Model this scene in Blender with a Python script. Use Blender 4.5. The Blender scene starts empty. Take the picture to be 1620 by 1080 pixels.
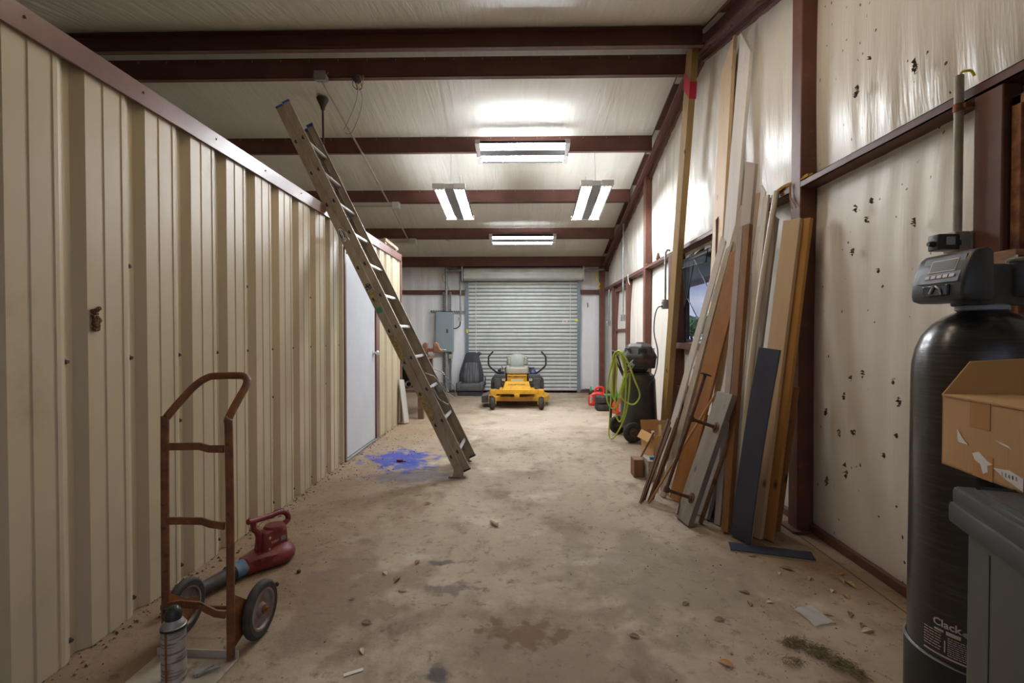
import bpy, bmesh, math, random
from mathutils import Vector, Matrix, Euler
from math import pi, sin, cos, radians as R
random.seed(7)
SC = bpy.context.scene
COL = SC.collection

# ------------------------------------------------------------------ camera
cd = bpy.data.cameras.new('camera'); cam = bpy.data.objects.new('camera', cd); COL.objects.link(cam)
cd.sensor_width = 36.0; cd.lens = 36.0 * 765 / 1620; cd.clip_start = 0.02; cd.clip_end = 500
cam.location = (0, 0, 1.25)
cam.rotation_euler = (R(90 - 0.8985), 0, R(1.1233))
SC.camera = cam
# ------------------------------------------------------------------ view
SC.view_settings.view_transform = 'Standard'
SC.view_settings.look = 'None'
SC.view_settings.gamma = 1
SC.view_settings.use_curve_mapping = False
SC.view_settings.exposure = 0.2
SC.cycles.use_denoising = True
SC.cycles.max_bounces = 8
SC.cycles.diffuse_bounces = 5
SC.cycles.glossy_bounces = 3
SC.cycles.transmission_bounces = 4
SC.cycles.sample_clamp_indirect = 6
SC.cycles.caustics_reflective = False
SC.cycles.caustics_refractive = False
TUBE_POWER = 112.0
NEAR_POWER = 24.0
SKY_POWER = .9
# ------------------------------------------------------------------ sky
W = bpy.data.worlds.new('World'); SC.world = W; W.use_nodes = True
nt = W.node_tree; nt.nodes.clear()
def wn(t, **k):
    n = nt.nodes.new(t)
    for a, b in k.items(): setattr(n, a, b)
    return n
tc = wn('ShaderNodeTexCoord'); mp = wn('ShaderNodeMapping'); mp.inputs['Scale'].default_value = (1.2, 1.2, 5.0)
no = wn('ShaderNodeTexNoise'); no.inputs['Scale'].default_value = 2.6; no.inputs['Detail'].default_value = 6
cr = wn('ShaderNodeValToRGB')
cr.color_ramp.elements[0].position = .35; cr.color_ramp.elements[0].color = (.30, .36, .62, 1)
cr.color_ramp.elements[1].position = .66; cr.color_ramp.elements[1].color = (.80, .84, 1.0, 1)
bg = wn('ShaderNodeBackground'); bg.inputs['Strength'].default_value = SKY_POWER; ou = wn('ShaderNodeOutputWorld')
L = nt.links.new
L(tc.outputs['Generated'], mp.inputs['Vector']); L(mp.outputs[0], no.inputs['Vector']); L(no.outputs['Fac'], cr.inputs[0])
L(cr.outputs[0], bg.inputs['Color']); L(bg.outputs[0], ou.inputs['Surface'])

# ------------------------------------------------------------------ materials
MATS = {}
def mat(name, col, rough=.6, metal=0.0, col2=None, scale=6.0, stretch=(1, 1, 1), lo=.4, hi=.6, detail=4.0,
        bump=0.0, bscale=None, bstretch=None, coat=0.0, spec=.5, dirt=None, dirt2=None, emit=0.0, alpha=1.0, rough2=None, trans=0.0):
    """Base colour mixed with col2 by noise; dirt = (colour, scale, lo, hi, stretch) adds one more patchy layer."""
    m = bpy.data.materials.new(name); m.use_nodes = True; t = m.node_tree; p = t.nodes['Principled BSDF']; k = t.links.new
    def N(ty): return t.nodes.new(ty)
    co = N('ShaderNodeTexCoord').outputs['Object']
    def noise(sc, st, det=detail):
        a = N('ShaderNodeMapping'); a.inputs['Scale'].default_value = st; k(co, a.inputs[0])
        b = N('ShaderNodeTexNoise'); b.inputs['Scale'].default_value = sc; b.inputs['Detail'].default_value = det
        b.inputs['Roughness'].default_value = .6; k(a.outputs[0], b.inputs['Vector']); return b.outputs['Fac']
    def ramp(f, a, b):
        r = N('ShaderNodeMapRange'); r.inputs['From Min'].default_value = a; r.inputs['From Max'].default_value = b; k(f, r.inputs['Value']); return r.outputs[0]
    def mix(f, A, B):
        x = N('ShaderNodeMix'); x.data_type = 'RGBA'; k(f, x.inputs['Factor'])
        for s, v in ((x.inputs['A'], A), (x.inputs['B'], B)):
            if isinstance(v, tuple): s.default_value = (*v[:3], 1)
            else: k(v, s)
        return x.outputs['Result']
    cur = tuple(col)
    if col2 is not None: cur = mix(ramp(noise(scale, stretch), lo, hi), tuple(col), tuple(col2))
    for d in (dirt, dirt2):
        if d: cur = mix(ramp(noise(d[1], d[4] if len(d) > 4 else (1, 1, 1), 8.0), d[2], d[3]), cur, tuple(d[0]))
    if isinstance(cur, tuple): p.inputs['Base Color'].default_value = (*cur, 1)
    else: k(cur, p.inputs['Base Color'])
    p.inputs['Roughness'].default_value = rough; p.inputs['Metallic'].default_value = metal
    p.inputs['Specular IOR Level'].default_value = spec
    p.inputs['Coat Weight'].default_value = coat; p.inputs['Coat Roughness'].default_value = .15
    p.inputs['Alpha'].default_value = alpha; p.inputs['Transmission Weight'].default_value = trans
    if rough2 is not None:
        r = N('ShaderNodeMapRange'); r.inputs['To Min'].default_value = rough; r.inputs['To Max'].default_value = rough2
        k(noise(scale * .7, stretch), r.inputs['Value']); k(r.outputs[0], p.inputs['Roughness'])
    if emit: p.inputs['Emission Color'].default_value = (*col, 1); p.inputs['Emission Strength'].default_value = emit
    if bump:
        b = N('ShaderNodeBump'); b.inputs['Strength'].default_value = 1.0; b.inputs['Distance'].default_value = bump
        k(noise(bscale or scale, bstretch or stretch), b.inputs['Height']); k(b.outputs[0], p.inputs['Normal'])
    MATS[name] = m; return m
def nodes_of(m): return m.node_tree, m.node_tree.nodes['Principled BSDF']

BEAM = mat('red primer steel', (.115, .048, .038), .5, col2=(.14, .062, .05), scale=3, spec=.35, dirt=((.16, .075, .05), 14, .62, .8))
POST = mat('red primer post steel', (.15, .062, .042), .5, col2=(.12, .05, .034), scale=4, spec=.35, dirt=((.24, .10, .04), 9, .6, .75), dirt2=((.30, .24, .22), 60, .72, .78))
RUST = mat('rusted frame steel', (.17, .055, .018), .75, col2=(.30, .12, .045), scale=22, dirt=((.06, .025, .014), 8, .55, .7), bump=.0015, bscale=120)
RTRIM = mat('brown painted trim', (.20, .105, .095), .30, col2=(.17, .088, .08), scale=2.5, spec=.6)
BEIGE = mat('beige corrugated sheet', (.56, .485, .345), .36, col2=(.51, .44, .31), scale=1.6, stretch=(1, 1, .3), spec=.5,
            dirt=((.33, .24, .14), 2.2, .60, .90), dirt2=((.12, .08, .05), 34, .74, .80))
DOORW = mat('white door paint', (.60, .63, .68), .42, col2=(.55, .58, .63), scale=2, dirt=((.35, .34, .33), 26, .70, .78))
GALV = mat('galvanised steel', (.46, .49, .52), .38, metal=.75, col2=(.36, .39, .42), scale=18)
GALVD = mat('dull conduit grey', (.36, .37, .37), .45, metal=.5, col2=(.27, .28, .28), scale=12)
CONDT = mat('tan painted conduit', (.40, .36, .30), .5, col2=(.32, .28, .23), scale=9)
ALU = mat('ladder aluminium weathered', (.34, .29, .23), .45, metal=.3, col2=(.27, .225, .175), scale=5, stretch=(3, 3, 1), rough2=.55)
ALUL = mat('bright aluminium', (.72, .73, .75), .32, metal=.6)
BLACKP = mat('black plastic', (.02, .02, .021), .42)
BLACKD = mat('dusty black plastic', (.028, .027, .026), .5, col2=(.07, .062, .052), scale=7)
RUBBER = mat('dusty rubber', (.022, .021, .02), .75, col2=(.055, .048, .04), scale=12)
WHITE = mat('white paint', (.72, .72, .72), .45)
GREY = mat('grey enamel panel', (.255, .32, .345), .4)
YELLOW = mat('yellow enamel', (.66, .35, .02), .4, col2=(.58, .30, .02), scale=5, dirt=((.26, .16, .06), 9, .58, .76))
NAVY = mat('navy laminate', (.028, .033, .062), .42, col2=(.038, .045, .078), scale=5)
CARD = mat('cardboard', (.50, .29, .12), .75, col2=(.46, .26, .105), scale=3, bump=.0006, bscale=160, bstretch=(1, 1, .05))
CARDI = mat('cardboard inner', (.44, .235, .075), .8)
HTRUST = mat('rusty orange tube', (.21, .075, .02), .5, col2=(.13, .045, .018), scale=16, dirt=((.05, .025, .015), 24, .58, .68), bump=.0006, bscale=90)
BRNRUST = mat('dark brown rust', (.085, .038, .022), .7, col2=(.13, .058, .03), scale=30, bump=.0008, bscale=150)
TUBEM = mat('lit fluorescent tube', (1.0, 1.0, 1.0), .5, emit=TUBE_POWER)
TUBEM.node_tree.nodes['Principled BSDF'].inputs['Emission Color'].default_value = (.93, .965, 1, 1)

# ------------------------------------------------------------------ mesh helpers
class MB:
    """Collects shapes and links them as ONE mesh object."""
    def __init__(s): s.v = []; s.f = []; s.m = []; s.mi = 0
    def add(s, vs, fs):
        n = len(s.v); s.v += [tuple(v) for v in vs]; s.f += [tuple(i + n for i in f) for f in fs]; s.m += [s.mi] * len(fs); return s
    def box(s, x0, x1, y0, y1, z0, z1, M=None):
        vs = [Vector((x, y, z)) for z in (z0, z1) for y in (y0, y1) for x in (x0, x1)]
        if M is not None: vs = [M @ v for v in vs]
        return s.add(vs, [(0, 2, 3, 1), (4, 5, 7, 6), (0, 1, 5, 4), (2, 6, 7, 3), (0, 4, 6, 2), (1, 3, 7, 5)])
    def rbox(s, x0, x1, y0, y1, z0, z1, r=.01, n=3, M=None, top=None):
        """box with rounded vertical edges and a chamfered rim; top = (sx, sy) scale of the top about the centre"""
        cx, cy = (x0 + x1) / 2, (y0 + y1) / 2; hx, hy = (x1 - x0) / 2, (y1 - y0) / 2
        def ring(z, ins, sc=(1, 1)):
            rr = max(r - ins, .0005); o = []
            for qx, qy, a0 in ((1, 1, 0), (-1, 1, pi / 2), (-1, -1, pi), (1, -1, 1.5 * pi)):
                for i in range(n + 1):
                    a = a0 + pi / 2 * i / n
                    o.append(Vector((cx + (qx * (hx - ins - rr) + rr * cos(a)) * sc[0], cy + (qy * (hy - ins - rr) + rr * sin(a)) * sc[1], z)))
            return o
        t = top or (1, 1); e = r * .6
        k = e / max(z1 - z0, 1e-6)
        lerp = lambda q: (1 + (t[0] - 1) * q, 1 + (t[1] - 1) * q)
        rings = [ring(z0, e * .6, lerp(0)), ring(z0 + e * .3, e * .15, lerp(0)), ring(z0 + e, 0, lerp(k)), ring(z1 - e, 0, lerp(1 - k)), ring(z1 - e * .3, e * .15, t), ring(z1, e * .6, t)]
        return s.loft(rings, M)
    def loft(s, rings, M=None, caps=True, closed=True):
        n = len(rings[0]); vs = [v for r in rings for v in r]
        if M is not None: vs = [M @ Vector(v) for v in vs]
        fs = []
        for i in range(len(rings) - 1):
            for j in range(n if closed else n - 1):
                a, b = i * n + j, i * n + (j + 1) % n
                fs.append((a, b, b + n, a + n))
        if caps: fs.append(tuple(range(n))[::-1]); fs.append(tuple((len(rings) - 1) * n + j for j in range(n)))
        return s.add(vs, fs)
    def lathe(s, prof, n=24, M=None, c=(0, 0), caps=True):
        rings = [[Vector((c[0] + max(r, 1e-4) * cos(2 * pi * j / n), c[1] + max(r, 1e-4) * sin(2 * pi * j / n), z)) for j in range(n)] for r, z in prof]
        return s.loft(rings, M, caps=caps)
    def tube(s, pts, r, n=10, closed=False, M=None, flat=None):
        """round tube along a path; r a number or one per point; flat=(a,b) makes a rectangular section"""
        P = [Vector(p) for p in pts]; m = len(P); rings = []
        T0 = None
        for i, p in enumerate(P):
            if closed: t = (P[(i + 1) % m] - P[i - 1])
            else: t = (P[min(i + 1, m - 1)] - P[max(i - 1, 0)])
            t.normalize()
            if T0 is None:
                up = Vector((0, 0, 1)) if abs(t.z) < .9 else Vector((0, 1, 0))
                u = t.cross(up).normalized()
            else:
                u = (T0.rotation_difference(t) @ u); u = (u - t * u.dot(t)).normalized()
            T0 = t; w = t.cross(u)
            rr = r[i] if isinstance(r, (list, tuple)) else r
            if flat: rings.append([p + u * a * flat[0] + w * b * flat[1] for a, b in ((.5, .5), (-.5, .5), (-.5, -.5), (.5, -.5))])
            else: rings.append([p + u * rr * cos(2 * pi * j / n) + w * rr * sin(2 * pi * j / n) for j in range(n)])
        if closed: rings.append(rings[0])
        return s.loft(rings, M, caps=not closed)
    def prism(s, poly, a, b, M=None, axis='y'):
        """2-D outline extruded from a to b along an axis; outline is (x,z) for y, (x,y) for z, (y,z) for x"""
        f = {'y': lambda p, t: Vector((p[0], t, p[1])), 'z': lambda p, t: Vector((p[0], p[1], t)), 'x': lambda p, t: Vector((t, p[0], p[1]))}[axis]
        return s.loft([[f(p, a) for p in poly], [f(p, b) for p in poly]], M)
    def torus(s, R0, r, n=32, k=10, M=None, sq=1.0):
        vs = []; fs = []
        for i in range(n):
            a = 2 * pi * i / n
            for j in range(k):
                b = 2 * pi * j / k
                q = R0 + r * cos(b); vs.append(Vector((q * cos(a), q * sin(a), r * sq * sin(b))))
        for i in range(n):
            for j in range(k):
                fs.append((i * k + j, ((i + 1) % n) * k + j, ((i + 1) % n) * k + (j + 1) % k, i * k + (j + 1) % k))
        if M is not None: vs = [M @ v for v in vs]
        return s.add(vs, fs)
    def grid(s, nu, nv, fn, skip=None):
        vs = [fn(i / nu, j / nv) for j in range(nv + 1) for i in range(nu + 1)]
        fs = [(j * (nu + 1) + i, j * (nu + 1) + i + 1, (j + 1) * (nu + 1) + i + 1, (j + 1) * (nu + 1) + i) for j in range(nv) for i in range(nu) if not (skip and skip((i + .5) / nu, (j + .5) / nv))]
        return s.add(vs, fs)
    def build(s, name, m, parent=None, smooth=35, bevel=0, origin=None, fix=True, **props):
        me = bpy.data.meshes.new(name); vs = s.v
        if origin is not None: o_ = Vector(origin); vs = [tuple(Vector(v) - o_) for v in vs]
        me.from_pydata(vs, [], s.f)
        ms = m if isinstance(m, (list, tuple)) else [m]
        for q in ms: me.materials.append(q)
        if len(ms) > 1: me.polygons.foreach_set('material_index', s.m)
        if fix:
            bm = bmesh.new(); bm.from_mesh(me); bmesh.ops.recalc_face_normals(bm, faces=bm.faces); bm.to_mesh(me); bm.free()
        if smooth:
            me.polygons.foreach_set('use_smooth', [True] * len(me.polygons)); me.set_sharp_from_angle(angle=R(smooth))
        me.update()
        o = bpy.data.objects.new(name, me); COL.objects.link(o)
        if origin is not None: o.location = origin
        if parent is not None: o.parent = parent
        if bevel:
            b = o.modifiers.new('bevel', 'BEVEL'); b.width = bevel; b.segments = 2; b.limit_method = 'ANGLE'; b.angle_limit = R(40)
        for a, b in props.items(): o[a] = b
        return o
def B(*a, **k): return MB().box(*a, **k)
def tag(o, label=None, cat=None, group=None, kind=None):
    if label: o['label'] = label
    if cat: o['category'] = cat
    if group: o['group'] = group
    if kind: o['kind'] = kind
    return o
def thing(name, label, cat, loc=(0, 0, 0), rz=0.0, group=None, rot=None):
    o = bpy.data.objects.new(name, None); COL.objects.link(o); o.location = loc
    o.rotation_euler = rot or (0, 0, rz); o.empty_display_size = .1
    return tag(o, label, cat, group)
def copy_tree(o, parent=None):
    c = o.copy(); COL.objects.link(c)
    if parent is not None: c.parent = parent
    for ch in [x for x in COL.objects if x.parent == o]: copy_tree(ch, c)
    return c
def struct(o): return tag(o, kind='structure')
def TR(x=0, y=0, z=0, rx=0, ry=0, rz=0): return Matrix.Translation((x, y, z)) @ Euler((rx, ry, rz)).to_matrix().to_4x4()
def smooth_path(pts, n=6):
    """Catmull-Rom through the points"""
    P = [Vector(p) for p in pts]; out = []
    for i in range(len(P) - 1):
        a, b, c, d = P[max(i - 1, 0)], P[i], P[i + 1], P[min(i + 2, len(P) - 1)]
        for j in range(n):
            t = j / n
            out.append(.5 * ((2 * b) + (c - a) * t + (2 * a - 5 * b + 4 * c - d) * t * t + (-a + 3 * b - 3 * c + d) * t ** 3))
    return out + [P[-1]]
def text_mesh(txt, size, m, name, parent, M, extrude=.0004, bold=0, align='CENTER'):
    """flat lettering as a thin mesh; M places its XY plane"""
    c = bpy.data.curves.new(name, 'FONT'); c.body = txt; c.size = size; c.extrude = extrude; c.align_x = align; c.align_y = 'CENTER'; c.offset = bold; c.resolution_u = 2
    o = bpy.data.objects.new(name, c); COL.objects.link(o)
    dg = bpy.context.evaluated_depsgraph_get(); me = bpy.data.meshes.new_from_object(o.evaluated_get(dg))
    COL.objects.unlink(o); bpy.data.objects.remove(o)
    me.transform(M); me.materials.clear(); me.materials.append(m); me.name = name
    q = bpy.data.objects.new(name, me); COL.objects.link(q)
    if parent is not None: q.parent = parent
    return q

# ------------------------------------------------------------------ the building
RIDGE_Y, RIDGE_Z, SL = 4.876, 4.20, .25
YN, YF, XL, XR = -.66, 10.42, -6.3, 1.865
def zc(y): return RIDGE_Z - SL * abs(y - RIDGE_Y)

# floor: dusty slab
fm = mat('dusty concrete', (.45, .375, .285), .82, col2=(.30, .235, .165), scale=.9, lo=.38, hi=.64, detail=12,
         dirt=((.20, .145, .10), 3.0, .53, .68, (1, .6, 1)), dirt2=((.56, .50, .41), 2.1, .56, .72), bump=.006, bscale=22)
t_, p_ = nodes_of(fm)
def floor_extra():
    k = t_.links.new; N = t_.nodes.new
    co = N('ShaderNodeTexCoord').outputs['Object']
    base = p_.inputs['Base Color'].links[0].from_socket
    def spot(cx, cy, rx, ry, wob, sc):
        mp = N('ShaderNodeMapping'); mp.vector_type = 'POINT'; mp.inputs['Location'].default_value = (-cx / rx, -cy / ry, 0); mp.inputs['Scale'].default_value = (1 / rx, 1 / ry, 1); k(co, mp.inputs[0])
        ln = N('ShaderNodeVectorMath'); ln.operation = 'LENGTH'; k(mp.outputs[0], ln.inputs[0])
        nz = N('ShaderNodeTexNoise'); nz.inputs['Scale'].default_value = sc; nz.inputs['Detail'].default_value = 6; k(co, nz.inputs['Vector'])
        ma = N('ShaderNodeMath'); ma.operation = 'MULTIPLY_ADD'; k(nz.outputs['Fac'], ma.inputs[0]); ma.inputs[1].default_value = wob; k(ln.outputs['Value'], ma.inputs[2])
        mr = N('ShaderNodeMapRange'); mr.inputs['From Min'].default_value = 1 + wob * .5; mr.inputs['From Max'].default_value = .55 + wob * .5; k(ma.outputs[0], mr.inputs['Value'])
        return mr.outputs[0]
    def mix(f, A, c, amt=1.0):
        g = N('ShaderNodeMath'); g.operation = 'MULTIPLY'; k(f, g.inputs[0]); g.inputs[1].default_value = amt
        x = N('ShaderNodeMix'); x.data_type = 'RGBA'; k(g.outputs[0], x.inputs['Factor']); k(A, x.inputs['A']); x.inputs['B'].default_value = (*c, 1); return x.outputs['Result']
    cur = base
    # brown dirt drifted towards the walls
    sx = N('ShaderNodeSeparateXYZ'); k(co, sx.inputs[0])
    ab = N('ShaderNodeMath'); ab.operation = 'ADD'; k(sx.outputs['X'], ab.inputs[0]); ab.inputs[1].default_value = -.08
    a2 = N('ShaderNodeMath'); a2.operation = 'ABSOLUTE'; k(ab.outputs[0], a2.inputs[0])
    nb = N('ShaderNodeTexNoise'); nb.inputs['Scale'].default_value = 1.6; nb.inputs['Detail'].default_value = 9; k(co, nb.inputs['Vector'])
    ad = N('ShaderNodeMath'); ad.operation = 'MULTIPLY_ADD'; k(nb.outputs['Fac'], ad.inputs[0]); ad.inputs[1].default_value = 1.5; k(a2.outputs[0], ad.inputs[2])
    dr = N('ShaderNodeMapRange'); dr.inputs['From Min'].default_value = 1.35; dr.inputs['From Max'].default_value = 2.2; k(ad.outputs[0], dr.inputs['Value'])
    cur = mix(dr.outputs[0], cur, (.25, .165, .095), .75)
    # small dark specks and scuffs
    sc_ = N('ShaderNodeTexNoise'); sc_.inputs['Scale'].default_value = 13; sc_.inputs['Detail'].default_value = 12; sc_.inputs['Roughness'].default_value = .75; k(co, sc_.inputs['Vector'])
    sr = N('ShaderNodeMapRange'); sr.inputs['From Min'].default_value = .54; sr.inputs['From Max'].default_value = .66; k(sc_.outputs['Fac'], sr.inputs['Value'])
    cur = mix(sr.outputs[0], cur, (.10, .075, .05), .8)
    cur = mix(spot(-1.22, 4.85, .36, .34, 3.2, 8), cur, (.010, .05, .38), .85)
    cur = mix(spot(-1.08, 4.55, .26, .22, 3.2, 11), cur, (.010, .05, .38), .75)
    cur = mix(spot(-.95, 4.2, .5, .22, 2.6, 8), cur, (.08, .10, .20), .5)
    cur = mix(spot(-.9, 2.3, .5, .5, 3, 5), cur, (.17, .11, .075), .6)
    cur = mix(spot(.75, 2.5, .6, .6, 3, 5), cur, (.22, .185, .13), .6)
    cur = mix(spot(.1, 1.9, .5, .4, 3, 6), cur, (.20, .15, .10), .5)
    cur = mix(spot(-.36, 2.35, .12, .07, 3.2, 12), cur, (.05, .05, .06), .55)
    cur = mix(spot(-.42, 2.62, .12, .03, 2.6, 14), cur, (.03, .035, .05), .7)
    cur = mix(spot(0.03, 2.0, .20, .10, 3.6, 14), cur, (.16, .09, .04), .75)
    cur = mix(spot(-.3, 1.75, .05, .06, 1.6, 20), cur, (.05, .05, .065), .8)
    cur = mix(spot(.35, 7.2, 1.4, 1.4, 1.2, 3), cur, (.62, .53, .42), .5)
    # fine scatter of dark grit
    v = N('ShaderNodeTexVoronoi'); v.inputs['Scale'].default_value = 17; k(co, v.inputs['Vector'])
    nz = N('ShaderNodeTexNoise'); nz.inputs['Scale'].default_value = 1.3; k(co, nz.inputs['Vector'])
    s1 = N('ShaderNodeMapRange'); s1.inputs['From Min'].default_value = .10; s1.inputs['From Max'].default_value = .04; k(v.outputs['Distance'], s1.inputs['Value'])
    s2 = N('ShaderNodeMapRange'); s2.inputs['From Min'].default_value = .48; s2.inputs['From Max'].default_value = .56; k(nz.outputs['Fac'], s2.inputs['Value'])
    g = N('ShaderNodeMath'); g.operation = 'MULTIPLY'; k(s1.outputs[0], g.inputs[0]); k(s2.outputs[0], g.inputs[1])
    cur = mix(g.outputs[0], cur, (.10, .065, .04), .85)
    # the slab joint along the right wall
    sp = N('ShaderNodeSeparateXYZ'); k(co, sp.inputs[0])
    d = N('ShaderNodeMath'); d.operation = 'SUBTRACT'; k(sp.outputs['X'], d.inputs[0]); d.inputs[1].default_value = 1.725
    a = N('ShaderNodeMath'); a.operation = 'ABSOLUTE'; k(d.outputs[0], a.inputs[0])
    r = N('ShaderNodeMapRange'); r.inputs['From Min'].default_value = .006; r.inputs['From Max'].default_value = .002; k(a.outputs[0], r.inputs['Value'])
    cur = mix(r.outputs[0], cur, (.05, .035, .025), .9)
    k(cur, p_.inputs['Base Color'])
floor_extra()
struct(MB().grid(80, 110, lambda u, v: Vector((XL + (XR + .1 - XL) * u, YN - .1 + (YF - YN + .2) * v, .0 - .0025 * abs(sin(u * 31) * sin(v * 23))))).build('floor', fm, smooth=0))

# insulation: white faced blanket
def insul(name, stretch, seam_axis=None, spots=False, col=(.72, .69, .62), rip=.024):
    m = mat(name, col, .30, col2=tuple(c * .93 for c in col), scale=1.2, spec=.42, dirt=(tuple(c * .80 for c in (col[0], col[1] * .96, col[2] * .9)), 2.3, .56, .85, stretch))
    t, p = nodes_of(m); k = t.links.new; N = t.nodes.new
    co = N('ShaderNodeTexCoord').outputs['Object']
    def nz(sc, st, det, w=0):
        a = N('ShaderNodeMapping'); a.inputs['Scale'].default_value = st; k(co, a.inputs[0])
        b = N('ShaderNodeTexNoise'); b.inputs['Scale'].default_value = sc; b.inputs['Detail'].default_value = det; b.inputs['Distortion'].default_value = w; k(a.outputs[0], b.inputs['Vector']); return b.outputs['Fac']
    b1 = N('ShaderNodeBump'); b1.inputs['Distance'].default_value = rip; b1.inputs['Strength'].default_value = .6; k(nz(3.2, stretch, 3, .6), b1.inputs['Height'])
    b2 = N('ShaderNodeBump'); b2.inputs['Distance'].default_value = .0028; b2.inputs['Strength'].default_value = .8; k(nz(26, stretch, 2), b2.inputs['Height']); k(b1.outputs[0], b2.inputs['Normal'])
    k(b2.outputs[0], p.inputs['Normal'])
    if spots:
        sz = N('ShaderNodeSeparateXYZ'); k(co, sz.inputs[0])
        zr = N('ShaderNodeMapRange'); zr.inputs['From Min'].default_value = 2.14; zr.inputs['From Max'].default_value = 2.26; zr.inputs['To Min'].default_value = .22; zr.inputs['To Max'].default_value = .75; k(sz.outputs['Z'], zr.inputs['Value'])
        k(zr.outputs[0], b1.inputs['Strength']); k(zr.outputs[0], b2.inputs['Strength'])
        rr = N('ShaderNodeMapRange'); rr.inputs['From Min'].default_value = 2.14; rr.inputs['From Max'].default_value = 2.26; rr.inputs['To Min'].default_value = .48; rr.inputs['To Max'].default_value = .30; k(sz.outputs['Z'], rr.inputs['Value']); k(rr.outputs[0], p.inputs['Roughness'])
        v = N('ShaderNodeTexVoronoi'); v.inputs['Scale'].default_value = 13; v.inputs['Randomness'].default_value = 1
        mp = N('ShaderNodeMapping'); mp.inputs['Scale'].default_value = (1, 1.3, 1.0); k(co, mp.inputs[0])
        ns = N('ShaderNodeTexNoise'); ns.inputs['Scale'].default_value = 55; ns.inputs['Detail'].default_value = 5; k(co, ns.inputs['Vector'])
        mm = N('ShaderNodeMath'); mm.operation = 'MULTIPLY_ADD'; k(ns.outputs['Fac'], mm.inputs[0]); mm.inputs[1].default_value = .42
        k(mp.outputs[0], v.inputs['Vector']); k(v.outputs['Distance'], mm.inputs[2])
        s1 = N('ShaderNodeMapRange'); s1.inputs['From Min'].default_value = .305; s1.inputs['From Max'].default_value = .29; k(mm.outputs[0], s1.inputs['Value'])
        sp = N('ShaderNodeSeparateXYZ'); k(co, sp.inputs[0])
        s2 = N('ShaderNodeMapRange'); s2.inputs['From Min'].default_value = 3.4; s2.inputs['From Max'].default_value = 2.9; k(sp.outputs['Y'], s2.inputs['Value'])
        g0 = N('ShaderNodeMath'); g0.operation = 'MULTIPLY'; k(s1.outputs[0], g0.inputs[0]); k(s2.outputs[0], g0.inputs[1])
        nm_ = N('ShaderNodeTexNoise'); nm_.inputs['Scale'].default_value = 3.1; nm_.inputs['Detail'].default_value = 2; k(co, nm_.inputs['Vector'])
        s3 = N('ShaderNodeMapRange'); s3.inputs['From Min'].default_value = .44; s3.inputs['From Max'].default_value = .50; k(nm_.outputs['Fac'], s3.inputs['Value'])
        g = N('ShaderNodeMath'); g.operation = 'MULTIPLY'; k(g0.outputs[0], g.inputs[0]); k(s3.outputs[0], g.inputs[1])
        x = N('ShaderNodeMix'); x.data_type = 'RGBA'; k(g.outputs[0], x.inputs['Factor']); k(p.inputs['Base Color'].links[0].from_socket, x.inputs['A']); x.inputs['B'].default_value = (.05, .035, .025, 1)
        k(x.outputs['Result'], p.inputs['Base Color'])
    return m
INS_C = insul('insulation facing roof', (3.2, .22, 1))
INS_W = insul('insulation facing wall', (1, 2.6, .28), spots=True, col=(.73, .69, .62), rip=.015)
INS_B = insul('insulation facing far wall', (2.6, 1, .28), col=(.84, .85, .88), rip=.018)

def roof_pt(u, v):
    x = XL + (XR - XL) * u; y = YN + (YF - YN) * v; z = zc(y)
    q = ((y - RIDGE_Y) / 1.26 + .22) % 1.0 if y > RIDGE_Y else ((RIDGE_Y - y) / 1.26 + .22) % 1.0
    return Vector((x, y, z - .018 * sin(pi * q) ** 2))
struct(MB().grid(40, 176, roof_pt).build('ceiling', INS_C, smooth=60))
# weather skin above so no daylight leaks
struct(MB().loft([[Vector((XL - .3, YN - .3, zc(YN - .3) + .1)), Vector((XL - .3, RIDGE_Y, RIDGE_Z + .1)), Vector((XL - .3, YF + .3, zc(YF + .3) + .1))],
                  [Vector((XR + .3, YN - .3, zc(YN - .3) + .1)), Vector((XR + .3, RIDGE_Y, RIDGE_Z + .1)), Vector((XR + .3, YF + .3, zc(YF + .3) + .1))]], caps=False, closed=False).build('ceiling_roof_sheet', GALVD))

YC = [YN, 3.13, 6.94, 10.30]
WIN = (4.30, 5.60, 1.16, 2.12)
def wall_pt(u, v):
    y = YN + (YF - YN) * u; top = zc(y) + .02; z = top * v
    yy = [c for c in YC]; i = max(j for j in range(3) if y >= YC[j] - 1e-6) if y < YC[3] else 2
    a = min(max((y - YC[i]) / (YC[i + 1] - YC[i]), 0), 1)
    if z < 2.18: b = min(max(z / 2.18, 0), 1)
    else: b = min(max((z - 2.18) / max(top - 2.18, .3), 0), 1)
    wy = min(abs(y - WIN[0]), abs(y - WIN[1])) if 3.6 < y < 6.2 and z < 2.18 else 1
    q = (4 * a * (1 - a)) ** .30 * (4 * b * (1 - b)) ** .35 * min(1, wy * 4)
    if WIN[0] - .05 < y < WIN[1] + .05 and z < 2.2: q *= .25
    f = .006 * sin(y * 23 + 2.5 * sin(z * 1.7)) + .005 * sin(y * 41 + z * 2)
    return Vector((XR - .062 * q + f * min(1, q * 1.4) * .5, y, z))
def skipw(u, v):
    y = YN + (YF - YN) * u; z = (zc(y) + .02) * v
    return WIN[0] < y < WIN[1] and WIN[2] < z < WIN[3]
struct(MB().grid(420, 110, wall_pt, skipw).build('wall_right', INS_W, smooth=60))
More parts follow.
